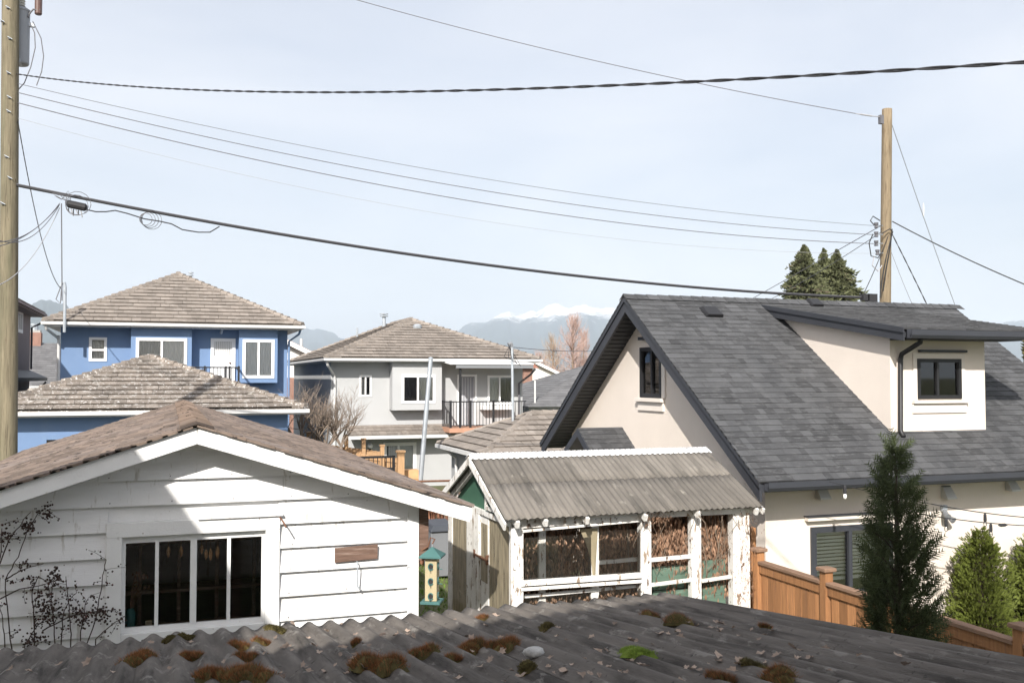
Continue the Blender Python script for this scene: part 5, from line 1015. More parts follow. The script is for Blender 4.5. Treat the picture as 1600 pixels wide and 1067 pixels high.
MB().prism([(TX + .0, 34, 4.55), (TX + .75, 34, 4.2), (TX + .75, 34, 4.05), (TX + .0, 34, 4.05)], (0, 17.3, 0)).build('skirt_roof', M['charcoal'], tp_, fix=True)
MB().tube([(TX + .6, 51.3, 7.1), (TX + .4, 51.2, 6.8), (TX + .05, 51.1, 6.6), (TX + .05, 51.1, 4.6)], .05, 6).build('downpipe', M['charcoal'], tp_)
MB().tube([(TX + .7, 51.2, 4.0), (TX + .5, 51.2, 3.75), (TX + .05, 51.1, 3.5), (TX + .05, 51.1, 0)], .05, 6).build('downpipe', M['charcoal'], tp_)
gs = thing('shingled_house', 'house with long grey shingle roof and small brick chimney at the left', 'house', (-9, 66, -.6))
a, b = P(20, 603, Y=62), P(120, 603, Y=62); r = P(60, 536, Y=67)
MB().box(a.x - 4, b.x + 2, 62.4, 72, -.6, a.z - .1).build('wall', M['far_white'], gs)
ro = MB().add([(a.x - 5, 62, a.z), (b.x + 3, 62, a.z), (b.x + 3, 67, r.z), (a.x - 5, 67, r.z), (b.x + 3, 72, a.z), (a.x - 5, 72, a.z)], [(0, 1, 2, 3), (3, 2, 4, 5), (0, 5, 4, 1)]).build('roof', M['asphalt_grey'], gs)
fr = slope_frame((a.x - 5, 62, a.z), (b.x + 3, 62, a.z), (a.x - 5, 67, r.z)); tiles(ro, 'shingle', M['asphalt_grey'], fr, rect(0, b.x - a.x + 8, 0, math.hypot(5, r.z - a.z)), .5, .3, .02, seed=91, stuff='shingle_field')
MB().box(a.x - 5, b.x + 3, 61.9, 62, a.z - .2, a.z).build('gutter', M['white_metal'], gs)
p = P(54, 535, Y=67); ch = MB().box(p.x - .4, p.x + .4, 66.6, 67.4, r.z - .5, r.z + .65).build('chimney', M['brick'], gs); MB().box(p.x - .35, p.x + .35, 66.7, 67.3, r.z + .65, r.z + .8).build('chimney_cap', M['concrete'], ch); MB().lathe((p.x, 67, r.z + .8), [(.2, 0), (.2, .3), (.28, .32), (.28, .4)], 8).build('chimney_pot', M['galv'], ch)

# ------------------------------------------------------------------ yard across the lane: cedar fence, gate, bare shrub
YF = 29.4
def fence_run(name, label, px0, py0, px1, py1, Y, m, posts, group=None):
    t = thing(name, label, 'fence', (P(px0, py0, Y=Y).x, Y, -.3), group); a, b = P(px0, py0, Y=Y), P(px1, py1, Y=Y); n = max(2, int(abs(b.x - a.x) / .14))
    for k in range(n):
        u = a.x + (b.x - a.x) * k / n; z = a.z + (b.z - a.z) * k / n; MB().box(u + .004, u + (b.x - a.x) / n - .004, Y, Y + .02, -.5, z).build('plank', M[m], t)
    MB().beam((a.x, Y - .02, a.z - .1), (b.x, Y - .02, b.z - .1), .03, .09).build('rail', M[m], t)
    for q in posts:
        p = P(q[0], q[1], Y=Y - .06); po = MB().box(p.x - .06, p.x + .06, Y - .13, Y - .01, -.5, p.z).build('post', M[m], t); MB().box(p.x - .08, p.x + .08, Y - .15, Y + .01, p.z + .001, p.z + .05).build('post_cap', M[m], po)
    return t
fence_run('yard_fence', 'orange cedar fence in front of the grey house, left of the gate', 474, 690, 596, 706, YF + 2.2, 'cedar_orange', ((482, 677), (541, 681), (568, 687)))
fence_run('yard_fence', 'orange cedar fence panel behind the black metal gate', 556, 708, 622, 716, YF + .8, 'cedar_orange', ((597, 697),))
gt = thing('metal_gate', 'black metal gate between orange posts by the lane', 'gate', (P(590, 713, Y=YF).x, YF, -.3)); a, b = P(556, 713, Y=YF), P(617, 713, Y=YF)
mb = MB(); mb.box(a.x, b.x, YF - .03, YF + .03, a.z - .07, a.z); mb.box(b.x - .08, b.x, YF - .03, YF + .03, -.2, a.z - .071); mb.box(a.x, a.x + .08, YF - .03, YF + .03, -.2, a.z - .071); mb.box(a.x + .081, b.x - .081, YF - .028, YF + .028, a.z - .42, a.z - .37); mb.build('gate_frame', M['black_metal'], gt)
for k in range(1, 9): u = a.x + (b.x - a.x) * k / 9; MB().box(u - .012, u + .012, YF - .012, YF + .012, -.1, a.z - .07).build('bar', M['black_metal'], gt)
MB().beam((a.x, YF - .035, 0.1), (b.x, YF - .035, a.z - .3), .02, .05).build('brace', M['black_metal'], gt)
p = P(626, 707, Y=YF); gp_ = thing('gate_post', 'stout orange cedar gate post right of the black gate', 'post', (p.x, YF, -.3)); MB().box(p.x - .1, p.x + .1, YF - .1, YF + .1, -.5, p.z).build('post', M['cedar_orange'], gp_); MB().box(p.x - .13, p.x + .13, YF - .13, YF + .13, p.z + .001, p.z + .07).build('post_cap', M['cedar_orange'], gp_)
a = R4(631, 733, 653, 760, YF + .4); pb = thing('planter_box', 'pale orange wooden planter box right of the gate post', 'planter', (a[0], YF + .4, -.3)); 
for k in range(3): z0 = a[3] - .3 - k * .3; MB().box(a[0], a[1], YF + .3, YF + .7, z0 + .005, z0 + .295).build('plank', mat('pale_cedar', (.55, .33, .17), .8, .15, 5, rnd=.1), pb)
p = P(578, 700, Y=GRY - .1); wl = thing('wall_lamp', 'round white wall lamp beside the sliding door of the grey house', 'lamp', (p.x, GRY, p.z)); MB().lathe((p.x, GRY - .18, p.z), [(.05, 0), (.11, .06), (.12, .14), (.05, .22)], 10).build('globe', M['white_vinyl'], wl, smooth=True); MB().box(p.x - .04, p.x + .04, GRY - .18, GRY, p.z - .1, p.z - .002).build('arm', M['black_metal'], wl)
rt = random.Random(21)
def branch(mb, p, d, L_, r, depth, spread=.55, up=.25, kids=(2, 3), seg=4, shrink=.72):
    pts = [p]; q = p.copy(); dd = d.normalized()
    for k in range(seg): dd = (dd + Vector((rt.gauss(0, .12), rt.gauss(0, .12), rt.gauss(0, .08) + up * .12))).normalized(); q = q + dd * L_ / seg; pts.append(q.copy())
    r2 = r * .6; mb.tube(pts, [r + (r2 - r) * i / seg for i in range(seg + 1)], 5 if r > .012 else 3, cap=False)
    if depth == 0: return
    for k in range(rt.randint(*kids)):
        t = rt.uniform(.35, 1); b = pts[min(seg, int(t * seg))]; nd = (dd + Vector((rt.gauss(0, spread), rt.gauss(0, spread), rt.gauss(0, spread * .6) + up))).normalized()
        branch(mb, b, nd, L_ * rt.uniform(.55, .9), max(.005, r2 * shrink * rt.uniform(.8, 1)), depth - 1, spread, up, kids, seg, shrink)
sh = thing('bare_shrub', 'leafless pruned shrub with tangled grey branches before the grey house', 'shrub', (*P(492, 700, Y=31).xy, ground_z(0, 31)))
for k, (px, py) in enumerate(((470, 700), (488, 702), (510, 700), (533, 697))):
    p = P(px, py, Y=31 + rt.uniform(-.3, .3)); g0 = Vector((p.x, p.y, ground_z(0, 31))); m1 = MB(); m1.tube([g0, p], [.09, .06], 7, cap=False)
    for j in range(6): branch(m1, p, Vector((rt.uniform(-.9, .85), rt.uniform(-.6, .6), 1)), 1.05, .036, 3, .68, .34, (2, 4))
    m1.build('stem', mat('pale_bare_bark', (.22, .175, .14), .95, .25, 8), sh)

# bin and dry reeds at the end of the gap
bn = thing('garbage_bin', 'grey wheeled bin with dark lid at the end of the gap', 'bin', (5.45, 19.6, 0))
a, b = P(672, 830, Y=19.5), P(712, 905, Y=19.5)
MB().add([(a.x + .04, 19.5, .06), (b.x - .04, 19.5, .06), (b.x - .04, 20.1, .06), (a.x + .04, 20.1, .06), (a.x, 19.42, a.z), (b.x, 19.42, a.z), (b.x, 20.15, a.z), (a.x, 20.15, a.z)], [(3, 2, 1, 0), (0, 1, 5, 4), (1, 2, 6, 5), (2, 3, 7, 6), (3, 0, 4, 7), (4, 5, 6, 7)]).build('bin_body', M['bin_grey'], bn, bevel=.02)
MB().add([(a.x - .03, 19.36, a.z + .002), (b.x + .03, 19.36, a.z + .002), (b.x + .03, 20.2, a.z + .002), (a.x - .03, 20.2, a.z + .002), (a.x + .06, 19.45, a.z + .13), (b.x - .06, 19.45, a.z + .13), (b.x - .04, 20.15, a.z + .16), (a.x + .04, 20.15, a.z + .16)], [(3, 2, 1, 0), (0, 1, 5, 4), (1, 2, 6, 5), (2, 3, 7, 6), (3, 0, 4, 7), (4, 5, 6, 7)]).build('lid', M['bin_dark'], bn, bevel=.02)
for x in (a.x + .1, b.x - .1): MB().tube([(x - .03, 20.12, .1), (x + .03, 20.12, .1)], .1, 12).build('wheel', M['black_metal'], bn)
mb = MB(); rr = random.Random(8)
for k in range(5200):
    x = rr.uniform(4.6, 7.4); y = rr.uniform(20.9, 22.2); z = rr.uniform(0, 1.25); h = rr.uniform(.15, .5); c = Vector((x, y, z)); a_ = rr.uniform(0, 6.28); dx = Vector((math.cos(a_), math.sin(a_), 0)) * rr.uniform(.006, .02); mb.add([c - dx, c + dx, c + Vector((rr.gauss(0, .05), rr.gauss(0, .05), h))], [(0, 1, 2)])
hd = thing('dry_hedge', 'dry reddish brown hedge behind the bin at the yard end', 'hedge', (5.3, 21.5, 0)); mb.build('foliage', mat('rusty_dry_hedge', (.25, .12, .075), .9, .3, 5, rnd=.5), hd)
st = MB()
for k in range(60): x = rr.uniform(4.6, 7.4); y = rr.uniform(21, 22.1); st.tube([(x, y, 0), (x + rr.gauss(0, .06), y, .8), (x + rr.gauss(0, .12), y, 1.4 + rr.random() * .3)], .012, 4)
st.build('stem', M['bark'], hd)

# ------------------------------------------------------------------ far trees
def poplar(label, px, py_top, d, wpx, seed, m, dens=1.0):
    global rt
    rt = random.Random(seed); tp = D(px, py_top, d); base = Vector((tp.x, tp.y, -.6)); H_ = tp.z + .6; R_ = wpx / 1500 * d / 2; t = thing('poplar_tree', label, 'tree', base, 'bare poplars beyond the roofs')
    tr = MB(); tr.tube([base, base + ZA * H_ * .5, base + ZA * H_ * .98], [.3, .18, .03], 7); tr.build('trunk', M['bark'], t); cr = MB()
    for k in range(int(260 * dens)):
        z = H_ * rt.uniform(.15, .93); a = rt.uniform(0, 6.28); f = z / H_; rad = R_ * (max(0, 1 - (max(0, f - .45) / .5) ** 2) ** .7) * rt.uniform(.3, 1.05); p0 = base + ZA * z; p1 = p0 + Vector((math.cos(a) * rad, math.sin(a) * rad, H_ * rt.uniform(.06, .14))); p1.z = min(p1.z, base.z + H_)
        cr.tube([p0, p0.lerp(p1, .5) - ZA * .1, p1], [.035, .025, .012], 3, cap=False)
        for j in range(9): q = p0.lerp(p1, rt.uniform(.3, 1)); cr.tube([q, q + Vector((rt.gauss(0, .25), rt.gauss(0, .25), rt.uniform(.4, 1.1)))], [.014, .007], 3, cap=False)
    cr.build('crown', m, t)
poplar('tall bare reddish poplar in front of the mountains', 895, 498, 105, 72, 31, M['twig_red'], .6)
poplar('lower bare pinkish tree left of the tall poplar', 864, 531, 105, 62, 32, M['twig_tan'], .4)
poplar('broad reddish bare tree at the right of the tall poplar', 912, 521, 112, 44, 33, M['twig_red'], .4)
poplar('small hazy red tree beside the grey house roof', 842, 556, 120, 56, 34, M['twig_red'], .4)
def spruce(label, px, py_top, d, wpx, seed, m, group='conifers behind the black roof', n=1500, base_z=-.6, s_=1.0):
    rn_ = random.Random(seed); tp = D(px, py_top, d); base = Vector((tp.x, tp.y, base_z)); H_ = tp.z - base_z; R_ = wpx / 1500 * d / 2; t = thing('conifer_tree', label, 'tree', base, group)
    tr = MB(); tr.tube([base, base + ZA * H_ * .5, base + ZA * H_ * .99], [.28, .16, .012], 7); tr.build('trunk', M['bark'], t); cr = MB(); lb = MB()
    for i in range(n):
        f = rn_.random() ** .8; f = .15 + .85 * f; z = H_ * f; a = rn_.uniform(0, 6.283); rad = R_ * min(1, (1 - f) * 2.5 + .01) ** 1.0 * (1 + .35 * math.sin(a * 2 + seed + f * 14)) * (.85 + .14 * math.sin(f * 60 + a) + .2 * math.sin(f * 131 + a * 3)) * rn_.uniform(.75, 1.15)
        tip = base + Vector((math.cos(a) * rad, math.sin(a) * rad, z - rad * .08)); p0 = base + ZA * (z + rad * .06)
        if i % 3 == 0: lb.tube([p0, tip], [.03, .012], 3, cap=False)
        for j in range(7):
            t_ = rn_.uniform(.35, 1.0); q = p0.lerp(tip, t_); L_ = rn_.uniform(.2, .42) * s_ * min(1, .25 + (1 - f) * 4); dv = Vector((math.cos(a) + rn_.gauss(0, .7), math.sin(a) + rn_.gauss(0, .7), rn_.uniform(-.5, .7) + (f > .9) * .6)).normalized(); sd = dv.orthogonal().normalized() * .05 * s_
            cr.add([q - sd, q + sd, q + dv * L_, q + dv * L_ * .5 - ZA * .1 * s_], [(0, 1, 2), (0, 2, 3)])
    cr.build('crown', m, t); lb.build('limb', M['bark'], t)['kind'] = 'stuff'
spruce('tallest dark green conifer, leftmost behind the black roof', 1256, 383, 62, 150, 1, M['spruce'], n=3000)
spruce('slim conifer in the middle of the three behind the black roof', 1287, 388, 64, 95, 2, M['spruce'], n=1700)
spruce('right conifer of the three beside the tan pole', 1307, 390, 63, 128, 3, M['spruce'], n=2500)
spruce('olive conifer cut by the right edge of the picture', 1618, 478, 50, 60, 9, mat('olive_needles', (.13, .115, .045), .8, .3, .7, rnd=.35), n=900, group='conifers at the right edge')

# ------------------------------------------------------------------ utility poles
PLX, PRX, PY0 = -3.2, 19.42, 22.3
pl = thing('utility_pole', 'thick mottled wooden utility pole at the left edge', 'pole', (PLX, PY0, 0), 'wooden utility poles along the lane')
n = 26; pA, pB = P(11.5, 800, Y=PY0), P(16.5, 0, Y=PY0); MB().tube([pA.lerp(pB, (.55 * k - pA.z) / (pB.z - pA.z)) for k in range(n)], [.19 - .0012 * k for k in range(n)], 20).build('shaft', M['pole_wood'], pl, smooth=True)
rp = random.Random(4)
for (px, py) in ((12, 12), (15, 60), (13, 114), (14, 152), (13, 174), (15, 278), (3, 33), (10, 245), (4, 318)):
    p = P(px, py, Y=PY0 - .185); MB().lathe((p.x, p.y + .02, p.z), [(.028, -.02), (.03, 0), (.012, .02)], 8).build('bolt', M['cable_grey'], pl); MB().tube([(p.x - .04, PY0 - .19, p.z + .03), (p.x + .05, PY0 - .2, p.z - .02)], .009, 5).build('bolt_strap', M['galv'], pl)
a, b = P(31, 18, Y=PY0 + .3), P(31, 100, Y=PY0 + .3); cr_ = P(46, 60, Y=PY0 + .3).x - a.x
tf = thing('transformer', 'grey cylindrical transformer mounted beside the left wooden pole', 'transformer', (a.x, PY0 + .36, b.z))
MB().lathe((a.x, PY0 + .36, b.z), [(cr_ * .92, 0), (cr_, .03), (cr_, a.z - b.z), (cr_ * 1.06, a.z - b.z + .01), (cr_ * 1.04, a.z - b.z + .05), (cr_ * .5, a.z - b.z + .12)], 24).build('tank', M['can'], tf, smooth=False)
MB().lathe((a.x + .02, PY0 + .3, a.z + .1), [(.06, 0), (.09, .02), (.06, .05), (.09, .07), (.06, .1), (.09, .12), (.06, .15), (.09, .17), (.05, .2), (.05, .5)], 12).build('bushing', M['porcelain'], tf)
MB().lathe((P(60, 15, Y=PY0 + .3).x, PY0 + .3, P(60, 16, Y=PY0).z), [(.06, 0), (.075, .02), (.075, .6), (.04, .62)], 12).build('fuse_cutout', mat('brown_porcelain', (.12, .07, .06), .3, .1, 4, spec=.5), tf)
MB().tube([P(44, 28, Y=PY0 + .25), P(46, 22, Y=PY0 + .25), P(52, 15, Y=PY0 + .25), P(60, 17, Y=PY0 + .25), P(63, 15, Y=PY0 + .25)], .02, 6).build('lead', M['cable_grey'], tf)
MB().box(cr_ + a.x - .05, cr_ + a.x + .09, PY0 + .3, PY0 + .4, P(48, 34, Y=PY0).z, P(48, 29, Y=PY0).z).build('lug', M['galv'], tf)
for pts in ([(46, 34), (54, 52), (55, 75), (48, 105), (38, 130), (29, 140)], [(51, 34), (64, 60), (68, 88), (65, 112), (57, 134)]): MB().tube([P(x, y, Y=PY0 + .2) for x, y in pts], .011, 5).build('lead', M['cable_grey'], tf)
MB().box(PLX + .1, a.x + .05, PY0 + .1, PY0 + .4, b.z - .02, b.z + .06).build('bracket', M['galv'], tf)
p = P(1386, 171, Y=PY0); q = P(1383, 500, Y=PY0)
pr_ = thing('utility_pole', 'tan wooden utility pole rising behind the black roof', 'pole', (PRX - .06, PY0, 0), 'wooden utility poles along the lane')
n = 20; b0 = Vector((q.x - (p.x - q.x) * (q.z / (p.z - q.z)), PY0, 0)); MB().tube([b0.lerp(p, k / n) for k in range(n + 1)], [.175 - .0018 * k for k in range(n + 1)], 20).build('shaft', M['pole_wood2'], pr_, smooth=True)
for (px, py, s) in ((1369, 352, 1), (1369, 366, 1), (1369, 380, 1), (1371, 395, .8)):
    c = P(px, py, Y=PY0 - .12); MB().lathe(c - ZA * .08 * s, [(.05, 0), (.06, .02), (.035, .06), (.06, .11), (.06, .15)], 10).build('insulator', M['cable_grey'], pr_); MB().tube([c, (b0.x + .05, PY0 - .1, c.z)], .014, 5).build('bracket', M['galv'], pr_)
c = P(1376, 183, Y=PY0 - .16); MB().box(c.x - .04, c.x + .08, PY0 - .2, PY0 - .1, c.z - .2, c.z + .05).build('bracket', M['cable_grey'], pr_)
for k, pts in enumerate(([(1366, 352), (1360, 345), (1364, 338), (1375, 345)], [(1364, 366), (1358, 380), (1361, 400), (1372, 403), (1376, 396)], [(1378, 365), (1390, 358), (1395, 362), (1385, 400), (1378, 440), (1375, 465)], [(1394, 358), (1392, 380), (1385, 420), (1380, 455)], [(1366, 400), (1363, 415), (1372, 424), (1378, 415)])):
    MB().tube([P(x, y, Y=PY0 - .26) for x, y in pts], .016, 5).build('jumper_wire', M['cable'] if k < 4 else M['cable_pale'], pr_)
for (px, w_, h_) in ((1362, .16, .2), (1352, .1, .14)):
    c = P(px, 462, Y=PY0 - .3); MB().box(c.x - w_, c.x + w_, PY0 - .35, PY0 - .2, c.z - h_, c.z + .05).build('terminal_box', M['cable'], pr_)

# ------------------------------------------------------------------ overhead wires
def span(p0, p1, via=None, sag=0, n=48):
    if via:
        lo, hi = 0.0, 1.0
        for _ in range(40):
            t = (lo + hi) / 2
            if (proj(p0.lerp(p1, t))[0] < via[0]) == (proj(p1)[0] > proj(p0)[0]): lo = t
            else: hi = t
        q = p0.lerp(p1, t); d = proj(q)[2]; sag = (via[1] - proj(q)[1]) * d / 1500 / (4 * t * (1 - t))
    return [p0.lerp(p1, i / n) - ZA * sag * 4 * (i / n) * (1 - i / n) for i in range(n + 1)]
def wire(name, label, pts, r, m='cable_grey', cat='wire', twist=0, group='overhead wires'):
    mb = MB()
    if twist:
        L_ = sum((b - a).length for a, b in zip(pts[:-1], pts[1:])); n = int(L_ / .05); fine = []
        for i in range(n + 1):
            f = i / n * (len(pts) - 1); k = min(int(f), len(pts) - 2); fine.append(pts[k].lerp(pts[k + 1], f - k))
        for ph in range(2):
            mb.tube([p + Vector((0, math.cos(i * .5 + ph * 3.1416), math.sin(i * .5 + ph * 3.1416))) * r * 1.0 for i, p in enumerate(fine)], r, 5, cap=False)
    else: mb.tube(pts, r, 6, cap=False)
    return tag(mb.build(name, M[m], smooth=True), label, cat, group)
L0 = lambda x, y: P(x, y, Y=PY0 - .1)
wire('service_cable', 'thick twisted black service cable sweeping across the whole sky', span(L0(26, 116), D(1800, 84, 6.2), (640, 144)), .0078, 'cable', 'cable', twist=1)
wire('power_line', 'top of the three parallel thin wires between the poles', span(L0(28, 131), P(1369, 353, Y=PY0 - .15), (400, 213.5)), .006)
wire('power_line', 'middle of the three parallel wires between the poles', span(L0(28, 145), P(1369, 367, Y=PY0 - .15), (400, 231)), .0085)
wire('power_line', 'lowest and darkest of the three parallel wires between the poles', span(L0(28, 161), P(1369, 381, Y=PY0 - .15), (400, 250)), .0095)
wire('thin_wire', 'faint pale wire sagging below the three parallel wires', span(L0(28, 185), P(1371, 396, Y=PY0 - .15), (400, 278)), .004, 'cable_pale')
tel = span(L0(26, 290), P(1362, 466, Y=PY0 - .25), (840, 424.5)); wire('telecom_cable', 'thick dark telecom cable running from the left pole to the black roof', tel, .026, 'cable', 'cable')
wire('telecom_cable', 'thinner strand lashed along the top of the telecom cable', [p + ZA * .035 for p in tel], .010, 'cable_grey', 'cable')
wire('high_wire', 'single thin wire slanting from the top of the sky to the right pole', span(D(400, -46, 30), P(1338, 178, Y=PY0 - .2), (950, 100)), .011, 'cable_grey')
ins = P(1355, 180, Y=PY0 - .2); tag(MB().tube([P(1337, 178, Y=PY0 - .2), P(1344, 179, Y=PY0 - .2), P(1345, 179, Y=PY0 - .2), P(1362, 181.5, Y=PY0 - .2), P(1363, 181.7, Y=PY0 - .2), P(1377, 183, Y=PY0 - .15)], [.01, .016, .024, .024, .014, .014], 8).build('strain_insulator', M['cable_pale']), 'pale strain insulator at the top of the right pole', 'insulator')
wire('guy_wire', 'guy wire slanting from the right pole down behind the black roof', span(P(1394, 196, Y=PY0 + .1), P(1512, 530, Y=PY0 + 5), sag=.1), .010, 'cable_pale'); c = P(1443, 328, Y=PY0 + 2); tag(MB().tube([c + ZA * .22, c, c - ZA * .22], [.012, .03, .012], 7).build('guy_strain', M['porcelain']), 'small pale strain fitting midway down the guy wire', 'insulator')
wire('drop_wire', 'black wire leaving the right pole towards the right edge', span(P(1394, 346, Y=PY0 - .1), D(1720, 490, 26), (1480, 390)), .016, 'cable')
wire('drop_wire', 'black twisted wire dropping right of the pole to the roof ridge', span(P(1393, 364, Y=PY0 - .1), P(1458, 496, Y=PY0 - 1), (1425, 428)), .010, 'cable', twist=1)
wire('drop_wire', 'thin grey wire dropping close right of the tan pole', span(P(1393, 395, Y=PY0 - .1), P(1432, 490, Y=PY0 - 1), sag=.05), .007, 'cable_grey')
wire('drop_wire', 'upper of two wires falling left of the tan pole past the conifers', span(P(1378, 352, Y=PY0 - .2), D(1130, 492, 38), (1290, 402)), .011, 'cable_grey')
wire('drop_wire', 'lower of two wires falling left of the tan pole past the conifers', span(P(1378, 362, Y=PY0 - .2), D(1180, 480, 38), (1320, 400)), .010, 'cable_grey')
wire('drop_wire', 'thin wire climbing from the terminal box to the tan pole', span(P(1350, 458, Y=PY0 - .3), P(1388, 368, Y=PY0 - .2), sag=.05), .011, 'cable')
wire('service_drop', 'twisted wire dropping from the left pole to the blue house mast', span(L0(28, 190), Vector((P(97, 452, Y=BLY - 1.1))), (60, 350)), .010, 'cable_grey', twist=1)
wire('service_drop', 'straight vertical drop wire left of the blue house', span(P(96, 318, Y=PY0), P(97, 470, Y=PY0 + .2), sag=0), .012, 'cable_grey')
for i, (p0, p1, l) in enumerate((((93, 320), (-40, 388), 'lower slack wire running left from the cable splice'), ((93, 318), (-40, 372), 'upper slack wire running left from the cable splice'), ((93, 325), (-30, 452), 'pale slack wire crossing the left pole below the splice'), ((92, 322), (-40, 352), 'topmost slack wire running left from the cable splice'))):
    wire('slack_wire', l, span(P(*p0, Y=PY0 - .1), D(*p1, 15), sag=.25 + .08 * i), .008, 'cable_pale' if i == 2 else 'cable_grey')
sp = thing('cable_splice', 'black cable splice box with wire coils near the left pole', 'splice box', P(120, 322, Y=PY0 - .1))
a, b = P(104, 318, Y=PY0 - .12), P(136, 325, Y=PY0 - .12); MB().tube([a, a.lerp(b, .1), a.lerp(b, .9), b], [.04, .085, .085, .05], 10).build('enclosure', M['cable'], sp)
for (px, py, r, n_) in ((120, 321, .22, 14), (122, 318, .25, 14)):
    c = P(px, py, Y=PY0 - .15); MB().tube([c + Vector((math.cos(k / n_ * 6.283) * r, .04 * math.sin(k), math.sin(k / n_ * 6.283) * r)) for k in range(n_ + 1)], .008, 4).build('coil', M['cable_grey'], sp)
for k in range(6): c = a.lerp(b, .1 + k * .12) - ZA * .09; MB().tube([c, c - ZA * (.08 + .03 * (k % 3)) + XA * .03 * (k % 2)], .012, 5).build('tail', M['cable_pale'] if k % 2 else M['cable'], sp)
c = P(96, 312, Y=PY0 - .1)
for k in range(5): MB().tube([c, c + Vector((rp.uniform(-.2, .2), -.03, rp.uniform(.05, .22))), c + Vector((rp.uniform(-.1, .25), -.02, rp.uniform(-.02, .1))), c + Vector((.1, 0, -.03))], .007, 4).build('loop', M['cable_grey'], sp)
cl = thing('cable_coil', 'loose coil of wire hanging under the telecom cable', 'coil', P(231, 345, Y=PY0 - .1)); c = P(231, 343, Y=PY0 - .14)
for k in range(4): r = .13 + .025 * k; o_ = c + XA * .04 * (k - 1); MB().tube([o_ + Vector((math.cos(j / 14 * 6.283) * r, .03 * (k - 1), math.sin(j / 14 * 6.283) * r)) for j in range(15)], .007, 4).build('loop', M['cable_grey'], cl)
wire('hanging_lead', 'loose lead hanging below the telecom cable between the coils', [P(x, y, Y=PY0 - .12) for x, y in ((136, 328), (150, 331), (165, 331), (180, 329), (200, 334), (225, 342), (250, 346), (268, 350), (285, 359), (310, 363), (328, 363), (343, 354))], .013, 'cable')
wire('far_wire', 'far thin wires crossing in front of the bare poplars', span(D(790, 541, 60), D(985, 545, 75), sag=.25), .022, 'cable_grey')
rb2 = tag(MB().tube([P(650, 752, Y=14.5), P(740, 750, Y=14.5)], .018, 6).build('rusty_rod', M['rust']), 'thin rusty rod running level between garage and greenhouse', 'rod')

# ------------------------------------------------------------------ climbing rose on the garage wall
rose = thing('rose_bush', 'withered climbing rose with dark leaves on the white garage wall', 'plant', (P(80, 1000, Y=10.3).x, 10.3, 0))
YR = 10.32; rr = random.Random(15); st = MB(); lf = MB(); hp = MB()
canes = [[(18, 1012), (12, 960), (8, 905), (28, 870), (42, 830), (58, 803), (70, 795)], [(-5, 890), (15, 842), (35, 815), (48, 800)], [(8, 905), (25, 895), (42, 887), (68, 880)], [(55, 1005), (52, 960), (50, 920), (60, 900), (75, 910), (80, 950)], [(112, 1000), (108, 960), (105, 925), (103, 900)], [(85, 1010), (84, 970), (80, 930), (84, 905)], [(128, 1030), (150, 965), (157, 925), (162, 890), (166, 874)], [(66, 985), (110, 962), (150, 955), (178, 953)], [(150, 998), (175, 975), (195, 962)], [(125, 995), (130, 960), (135, 938)], [(-5, 938), (30, 920), (60, 915), (95, 905)], [(-3, 900), (2, 860), (3, 825)], [(40, 1005), (60, 975), (72, 965)], [(96, 1000), (98, 960), (110, 935), (120, 925)], [(8, 1010), (5, 970), (-4, 930)]]
for i, c_ in enumerate(canes):
    yo = YR + rr.uniform(-.12, .08); pts = [P(x, y, Y=yo + .03 * math.sin(k * 2 + i)) for k, (x, y) in enumerate(c_)]
    if c_[0][1] > 990: pts = [Vector((pts[0].x, yo, .02))] + pts
    fine = []
    for a, b in zip(pts[:-1], pts[1:]): fine += [a.lerp(b, t / 4) + Vector((rr.gauss(0, .004), rr.gauss(0, .004), 0)) for t in range(4)]
    fine.append(pts[-1]); st.tube(fine, [.0075 - .0045 * k / len(fine) for k in range(len(fine))], 5, cap=False)
    for p in fine[5:]:
        if rr.random() < .5:
            tw_p = [p]; d = Vector((rr.gauss(0, 1), rr.gauss(0, .35), rr.uniform(-.6, .9))).normalized(); L_ = rr.uniform(.05, .2)
            for k in range(3): d = (d + Vector((rr.gauss(0, .25), rr.gauss(0, .15), -.12))).normalized(); tw_p.append(tw_p[-1] + d * L_ / 3)
            st.tube(tw_p, .0022, 3, cap=False)
            for q in tw_p[1:]:
                for j in range(rr.randint(1, 3)):
                    s_ = rr.uniform(.012, .026); a_ = rr.uniform(0, 6.28); u_ = Vector((math.cos(a_), rr.uniform(-.5, .5), math.sin(a_))) * s_; v_ = Vector((-math.sin(a_), rr.uniform(-.3, .6), math.cos(a_))) * s_ * .5; q2 = q + Vector((rr.gauss(0, .012), rr.gauss(0, .01), rr.gauss(0, .012))); lf.add([q2, q2 + u_ * .5 + v_, q2 + u_, q2 + u_ * .5 - v_], [(0, 1, 2), (0, 2, 3)])
            if rr.random() < .35: hp.lathe(tw_p[-1] - ZA * .012, [(.003, 0), (.010, .006), (.011, .014), (.004, .02)], 6)
for (px, py, n_, sg) in ((80, 955, 120, .06), (72, 945, 60, .05), (52, 1000, 80, .05), (45, 822, 60, .035), (74, 802, 40, .03), (130, 965, 60, .05), (160, 960, 90, .05), (5, 840, 60, .05), (85, 900, 50, .04)):
    for j in range(n_):
        c = P(px, py, Y=YR) + Vector((rr.gauss(0, sg), rr.gauss(0, .03), rr.gauss(0, sg))); s_ = rr.uniform(.012, .03); a_ = rr.uniform(0, 6.28); u_ = Vector((math.cos(a_), rr.uniform(-.5, .5), math.sin(a_))) * s_; v_ = Vector((-math.sin(a_), .3, math.cos(a_))) * s_ * .5; lf.add([c, c + u_ * .5 + v_, c + u_, c + u_ * .5 - v_], [(0, 1, 2), (0, 2, 3)])
st.build('stem', M['bark_dark'], rose); lf.build('foliage', M['rose_leaf'], rose); hp.build('rose_hip', M['rose_hip'], rose)

